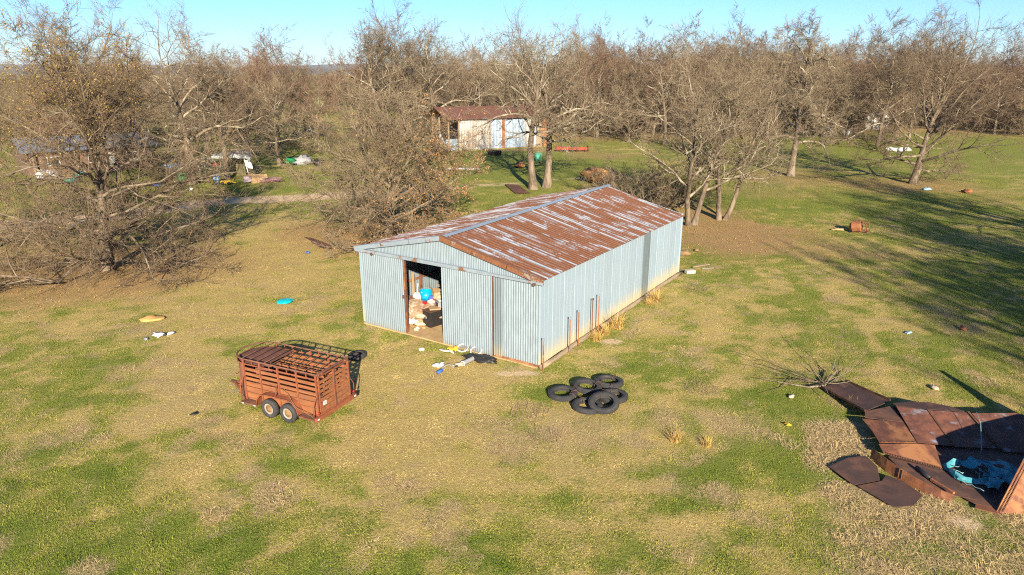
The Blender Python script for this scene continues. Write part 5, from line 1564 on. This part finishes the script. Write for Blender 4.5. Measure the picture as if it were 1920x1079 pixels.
corr(0, BL, .1, BH, BD, .3, .04).build('back_wall', M_bw1, barn)
corr(-2.1, -.2, .05, 1.7, .25, .2, .04).build('low_blue_sheet', sheet_metal('dull_blue_tin', (.16, .24, .32), (.2, .29, .36), (.22, .12, .06), .25, (6, 1, .4), .8), barn)
mb = corr(0, BD, .1, BH, 0, .3, .04); mb.v = [(BL, q[0], q[2]) for q in mb.v]; mb.build('end_wall', M_bw1, barn)
MB().box((BL / 2, BD / 2, .02), (BL + 2, BD, .06)).build('earth_floor', M_dirt, barn)
# what lies about the barn
e = thing('farm_implement', 'long red farm implement lying in weeds right of the old barn', 'implement', (8.6, 100, 0), .1)
MB().box((0, 0, .45), (4.6, .5, .45), (0, .03, 0)).build('beam', mottled('faded_red_paint', (.30, .06, .03), (.19, .05, .03), 2, bmp=.3), e, bevel=.05)
for x in (-1.8, -.6, .6, 1.8): MB().tube([(x, 0, .4), (x + .1, -.4, .35), (x + .1, -.45, -.02)], .05, 6).build('tine', M_drust, e)
MB().lathe([(0, -.06), (.42, -.06), (.42, .06), (0, .06)], 16, mat=Euler((0, R(90), 0)).to_matrix()).build('wheel', M_drust, e, loc=(2.4, 0, .42))
e = thing('stock_tank', 'black rubber stock trough on the green grass before the old barn', 'trough', (-2.4, 95.4, 0), .1)
MB().lathe([(0, .06), (.8, .03), (.95, .55), (1.0, .62), (.93, .62), (.78, .1), (0, .1)], 20).build('wall', M_blk, e); e.scale = (1.1, .6, 1)
tub('plastic_bucket', 'mint green bucket beside the right trunk of the tall pair', (3.35, 89.4, 0), .45, .95, plain('mint_plastic', (.12, .48, .32), .5), cat='bucket')
e = thing('wire_hoop', 'thin dark wire hoop standing in grass left of the trough', 'hoop', (-7.2, 95, .45), .2)
ring(MB(), (0, 0, 0), .7, .03, 24, (R(75), 0, 0)).build('hoop', M_drust, e)
MB().tube([(-.5, 0, -.45), (-.45, .02, .1)], .025, 5).build('leg', M_drust, e)
MB().lump((0, 0, .3), (1.3, 1.0, .8), 150, .35).build('cut_log', M_rust, None, (1.0, 82.5, 0), label='rusty brown lump in the shadow of the tall pair', cat='lump')
for i in range(9):
    MB().lump((0, 0, .06), (.55, .35, .22), 160 + i, .4, n=6).build('litter_bag', M_white, None, (-7.4 + .42 * i, 81.0 + .2 * math.sin(i * 2), 0), (0, 0, i), label='white scrap in the line of litter left of the tall pair', cat='litter', group='line of white litter on the grass')

# ------------------------------------------------------------------ the camp at the left
sh = thing('tarp_shelter', 'makeshift shelter of poles under a torn silver tarp', 'shelter', (-31.2, 75.6, 0), .25)
M_silv = mottled('silver_tarp', (.40, .43, .40), (.20, .23, .24), 1.2, bmp=.8, bscale=4, c3=(.10, .12, .13), s3=1.0)
for i, (x, y, h) in enumerate(((-2.6, -1.2, 2.1), (-2.7, 1.6, 2.2), (1.9, -1.5, 2.0), (2.1, 1.8, 2.1), (.0, -1.4, 2.1))):
    MB().tube([(x + (.35 if i == 2 else 0), y, 0), (x, y, h)], .045, 6).build('pole', (M_white if i in (2, 4) else M_grey), sh)
nxp, nyp = 22, 12; vs = []
for j in range(nyp):
    for i in range(nxp):
        X = -1.4 + 3.9 * i / (nxp - 1); Y = -1.9 + 3.9 * j / (nyp - 1)
        z = 2.15 + .5 * fbm(np.array([X * 1.1]), np.array([Y * 1.1]), 13)[0] - (1.1 * (X - 2.1) if X > 2.1 else 0) - (.8 * (-1.6 - Y) if Y < -1.6 else 0)
        vs.append((X, Y, z))
MB().add(vs, [(j * nxp + i, j * nxp + i + 1, (j + 1) * nxp + i + 1, (j + 1) * nxp + i) for j in range(nyp - 1) for i in range(nxp - 1)]).build('tarp', M_silv, sh)
MB().prism([(1.75, -1.3, 2.05), (2.55, -1.1, 1.9), (2.65, -1.2, .9), (2.2, -1.4, 1.0)], .03).build('hanging_flap', M_white, sh)
MB().bar((-2.7, -1.2, 2.1), (2, -1.5, 2.1), .06).bar((-2.7, 1.6, 2.15), (2.1, 1.8, 2.1), .06).build('ridge_pole', M_grey, sh)
MB().prism([(.3, .6, .0), (1.7, .5, .0), (1.6, .7, 1.7), (.4, .8, 1.8)], .05).build('olive_screen', mottled('olive_canvas', (.13, .12, .05), (.085, .075, .035), 2, bmp=.5), sh)
tub('plastic_bucket', 'bright green bucket at the foot of the pale barked oak', (-34.1, 70.9, 0), .55, .95, M_green, cat='bucket')
tub('plastic_bucket', 'pale blue bucket in front of the tarp shelter', (-30.8, 71.2, 0), .36, .75, M_paleb, cat='bucket')
carton('plastic_crate', 'pale blue crate standing left of the pale barked oak', (-39.0, 79.5, 0), (1.3, .9, .85), M_paleb, .2, flaps=False, cat='crate')
carton('carton', 'open brown carton on the ground right of the tarp shelter', (-26.6, 71.3, 0), (1.2, .9, .7), M_card, .5, (.35, .1))
sack('clothes_heap', 'dark blanket heap right of the open carton', (-25.2, 71.5, 0), (2.4, 1.2, .5), M_purp, 171, .2, 'blanket', .35)
sack('clothes_heap', 'mauve and white cloth heap left of the open carton', (-27.5, 71.1, 0), (.9, .8, .6), plain('pink_white_cloth', (.42, .33, .38), .9), 173, .2, 'cloth', .35)
e = thing('yellow_toy', 'yellow plastic toy loader on the grass by the shelter', 'toy', (-29.2, 69.7, 0), .2)
MB().box((0, 0, .28), (1.0, .45, .3)).build('body', M_yel, e, bevel=.04)
MB().bar((.5, 0, .3), (1.0, 0, .15), .1).build('arm', M_yel, e)
for x in (-.3, .3):
    for y in (-.25, .25): MB().lathe([(0, -.05), (.17, -.05), (.17, .05), (0, .05)], 10, mat=Euler((R(90), 0, 0)).to_matrix()).build('wheel', M_blk, e, loc=(x, y, .17))
obj('car_tyre', st, None, (-30.1, 69.6, .1), (0, 0, 0), 'dark tyre next to the yellow toy loader', 'tyre')
MB().bar((-4.5, -.5, .25), (3.2, .9, .35), .12, .12).build('fallen_pole', M_bark_pale, None, (-34.5, 69.6, 0), label='fallen pale pole across the foot of the pale barked oak', cat='pole')
bits = [(-38.5, 81, .7, M_card, 'brown carton scrap in the camp'), (-41.5, 82.5, .6, M_white, 'white scrap in the camp'), (-40.4, 80.6, .5, plain('magenta_plastic', (.5, .05, .22), .5), 'magenta scrap in the camp'), (-39.9, 80.2, .8, M_card, 'cardboard heap left of the pale blue crate'),
        (-36.6, 75.8, .6, M_cream, 'cream scrap below the pale blue crate'), (-36.3, 84, .6, M_red, 'red scrap behind the pale barked oak'), (-49.5, 73, 1.6, M_white, 'large white bundle seen through the left branches'), (-47.6, 75.5, .8, plain('teal_plastic', (.02, .25, .22), .5), 'teal scrap next to the large white bundle'),
        (-45.6, 71.0, .7, plain('dark_teal_plastic', (.02, .2, .16), .5), 'green scrap right of the large white bundle'), (-33.4, 71.9, .6, M_blk, 'black scrap right of the pale barked oak'), (-26.0, 85.5, 1.5, M_grey, 'grey junk heap right of the tarp shelter'), (-24.0, 85.0, 1.2, M_blk, 'black junk heap right of the grey one'),
        (-27.6, 86.2, .9, M_green, 'green and dark junk behind the shelter'), (-53, 61, .9, M_white, 'white scrap below the left trees'), (-55, 59.5, .8, M_red, 'red scrap below the left trees'), (-50, 60.5, .8, M_white, 'second white scrap below the left trees'), (-56.5, 63.5, .9, M_white, 'white scrap at the left picture edge'),
        (-35.9, 68.7, .5, M_blue, 'blue scrap by the fallen pale pole'), (-33.6, 69.2, .5, M_purp, 'dark scrap by the fallen pale pole'), (-31.3, 66.3, .4, M_white, 'white scrap in the grass below the shelter')]
for i, (x, y, s, mt, lb) in enumerate(bits):
    MB().lump((0, 0, s * .3), (s * 1.5, s * 1.0, s * .8), 180 + i, .45, 2.4, 7).build('camp_junk', mt, None, (x, y, 0), (0, 0, i * 1.3), label=lb, cat='junk')
# the low house behind the left branches
hs = thing('low_house', 'low house with a grey metal roof behind the left branches', 'house', (-50.5, 82, 0), .75)
M_hw = mottled('brown_house_wall', (.16, .10, .065), (.11, .07, .05), 2, bmp=.3, stretch=(1, 1, 6))
MB().box((0, 0, 1.3), (13, 7, 2.6)).build('wall', M_hw, hs)
M_hr = sheet_metal('grey_house_roof', (.21, .25, .29), (.16, .2, .24), (.2, .1, .06), .12, (4, .4, 1), .8)
for k in range(12):
    a, b = -7 + 14 * k / 12, -7 + 14 * (k + 1) / 12
    MB().prism([(a, -4.4, 2.62), (b + .02, -4.4, 2.62), (b + .02, 0, 3.9 + .01 * (k % 2)), (a, 0, 3.9 + .01 * (k % 2))], .03).build('roof_sheet', M_hr, hs)
    MB().prism([(a, 0, 3.88), (b + .02, 0, 3.88), (b + .02, 4.4, 2.6), (a, 4.4, 2.6)], .03).build('roof_sheet', M_hr, hs)
for x in (-4, 0, 4):
    w = MB().box((x, -3.52, 1.5), (1.2, .08, 1.0)).build('window', M_white, hs)
    MB().box((x, -3.57, 1.5), (1.05, .03, .85)).build('pane', plain('dark_glass', (.02, .025, .03), .1, .5, 0, 0), w)
dr = MB().box((2, -3.53, 1.05), (.95, .08, 2.05)).build('door', M_white, hs)
MB().box((2.35, -3.6, 1.05), (.05, .06, .12)).build('handle', M_grey, dr)
for x in (-6, -2, 2, 6): MB().bar((x, -4.2, 0), (x, -4.2, 2.6), .12).build('porch_post', M_timber, hs)
h2 = thing('brown_roofed_shed', 'brown roofed outbuilding hidden behind the left oak crown', 'outbuilding', (-61, 101, 0), .5)
MB().box((0, 0, 1.5), (12, 7, 3)).build('wall', M_hw, h2)
M_h2 = mottled('brown_shingles', (.17, .09, .06), (.12, .065, .045), 3, bmp=.4)
for s in (-1, 1): MB().prism([(-6.4, s * 4.2, 2.9), (6.4, s * 4.2, 2.9), (6.4, 0, 5.0), (-6.4, 0, 5.0)][::s], .06).build('roof', M_h2, h2)
MB().box((-2, -3.53, 1.5), (1.2, .08, 1)).build('window', M_white, h2)
dr = MB().box((2, -3.53, 1.05), (1.0, .08, 2.05)).build('door', M_timber, h2)
# right background junk
e = thing('picnic_bench', 'rusty brown bench frame on the grass before the right wood', 'bench', (61, 127, 0), .15)
MB().box((0, 0, .95), (3.6, .9, .12)).build('top', M_drust, e)
for x in (-1.6, 1.6):
    for y in (-.35, .35): MB().bar((x, y, 0), (x, y, .9), .14).build('leg', M_drust, e)
tub('plastic_bucket', 'white bucket beside the rusty bench frame', (59.4, 124, 0), .6, 1.1, M_white, cat='bucket')
MB().lump((0, 0, .5), (2.2, 1.4, 1.2), 210, .35).build('tan_heap', M_cream, None, (56.5, 126, 0), label='tan heap left of the white bucket', cat='heap')
sack('white_tarp', 'white tarp bundle at the edge of the right wood', (72.4, 139, 0), (4.6, 3, 4.2), M_white, 213, .2, 'tarp', .25)
MB().lump((0, 0, .4), (1, .8, .9), 215, .3).build('blue_barrel', plain('bright_blue_plastic', (.05, .28, .6), .5), None, (64.5, 141, 0), label='small bright blue drum at the edge of the right wood', cat='drum')
for i, (x, y, s) in enumerate(((55, 100.5, .8), (56.2, 100.2, .7), (57.4, 100.6, .6))):
    MB().lump((0, 0, .25), (s * 1.8, s, .6), 220 + i, .4).build('pale_log', M_white, None, (x, y, 0), (0, 0, i), label='pale log piece in the short row left of the right hand oak', cat='log', group='pale log pieces')

# ------------------------------------------------------------------ the air between here and the hills
mh = bpy.data.materials.new('haze_air'); mh.use_nodes = True
nt = mh.node_tree
for n_ in list(nt.nodes):
    if n_.type == 'BSDF_PRINCIPLED': nt.nodes.remove(n_)
pv = nd(nt, 'ShaderNodeVolumePrincipled', {'Color': (.80, .90, 1.0, 1), 'Density': .00006, 'Anisotropy': .1})
nt.links.new(pv.outputs[0], nt.nodes['Material Output'].inputs['Volume'])
MB().box((0, 5400, 74), (18900, 14300, 152)).build('haze', mh, kind='stuff')
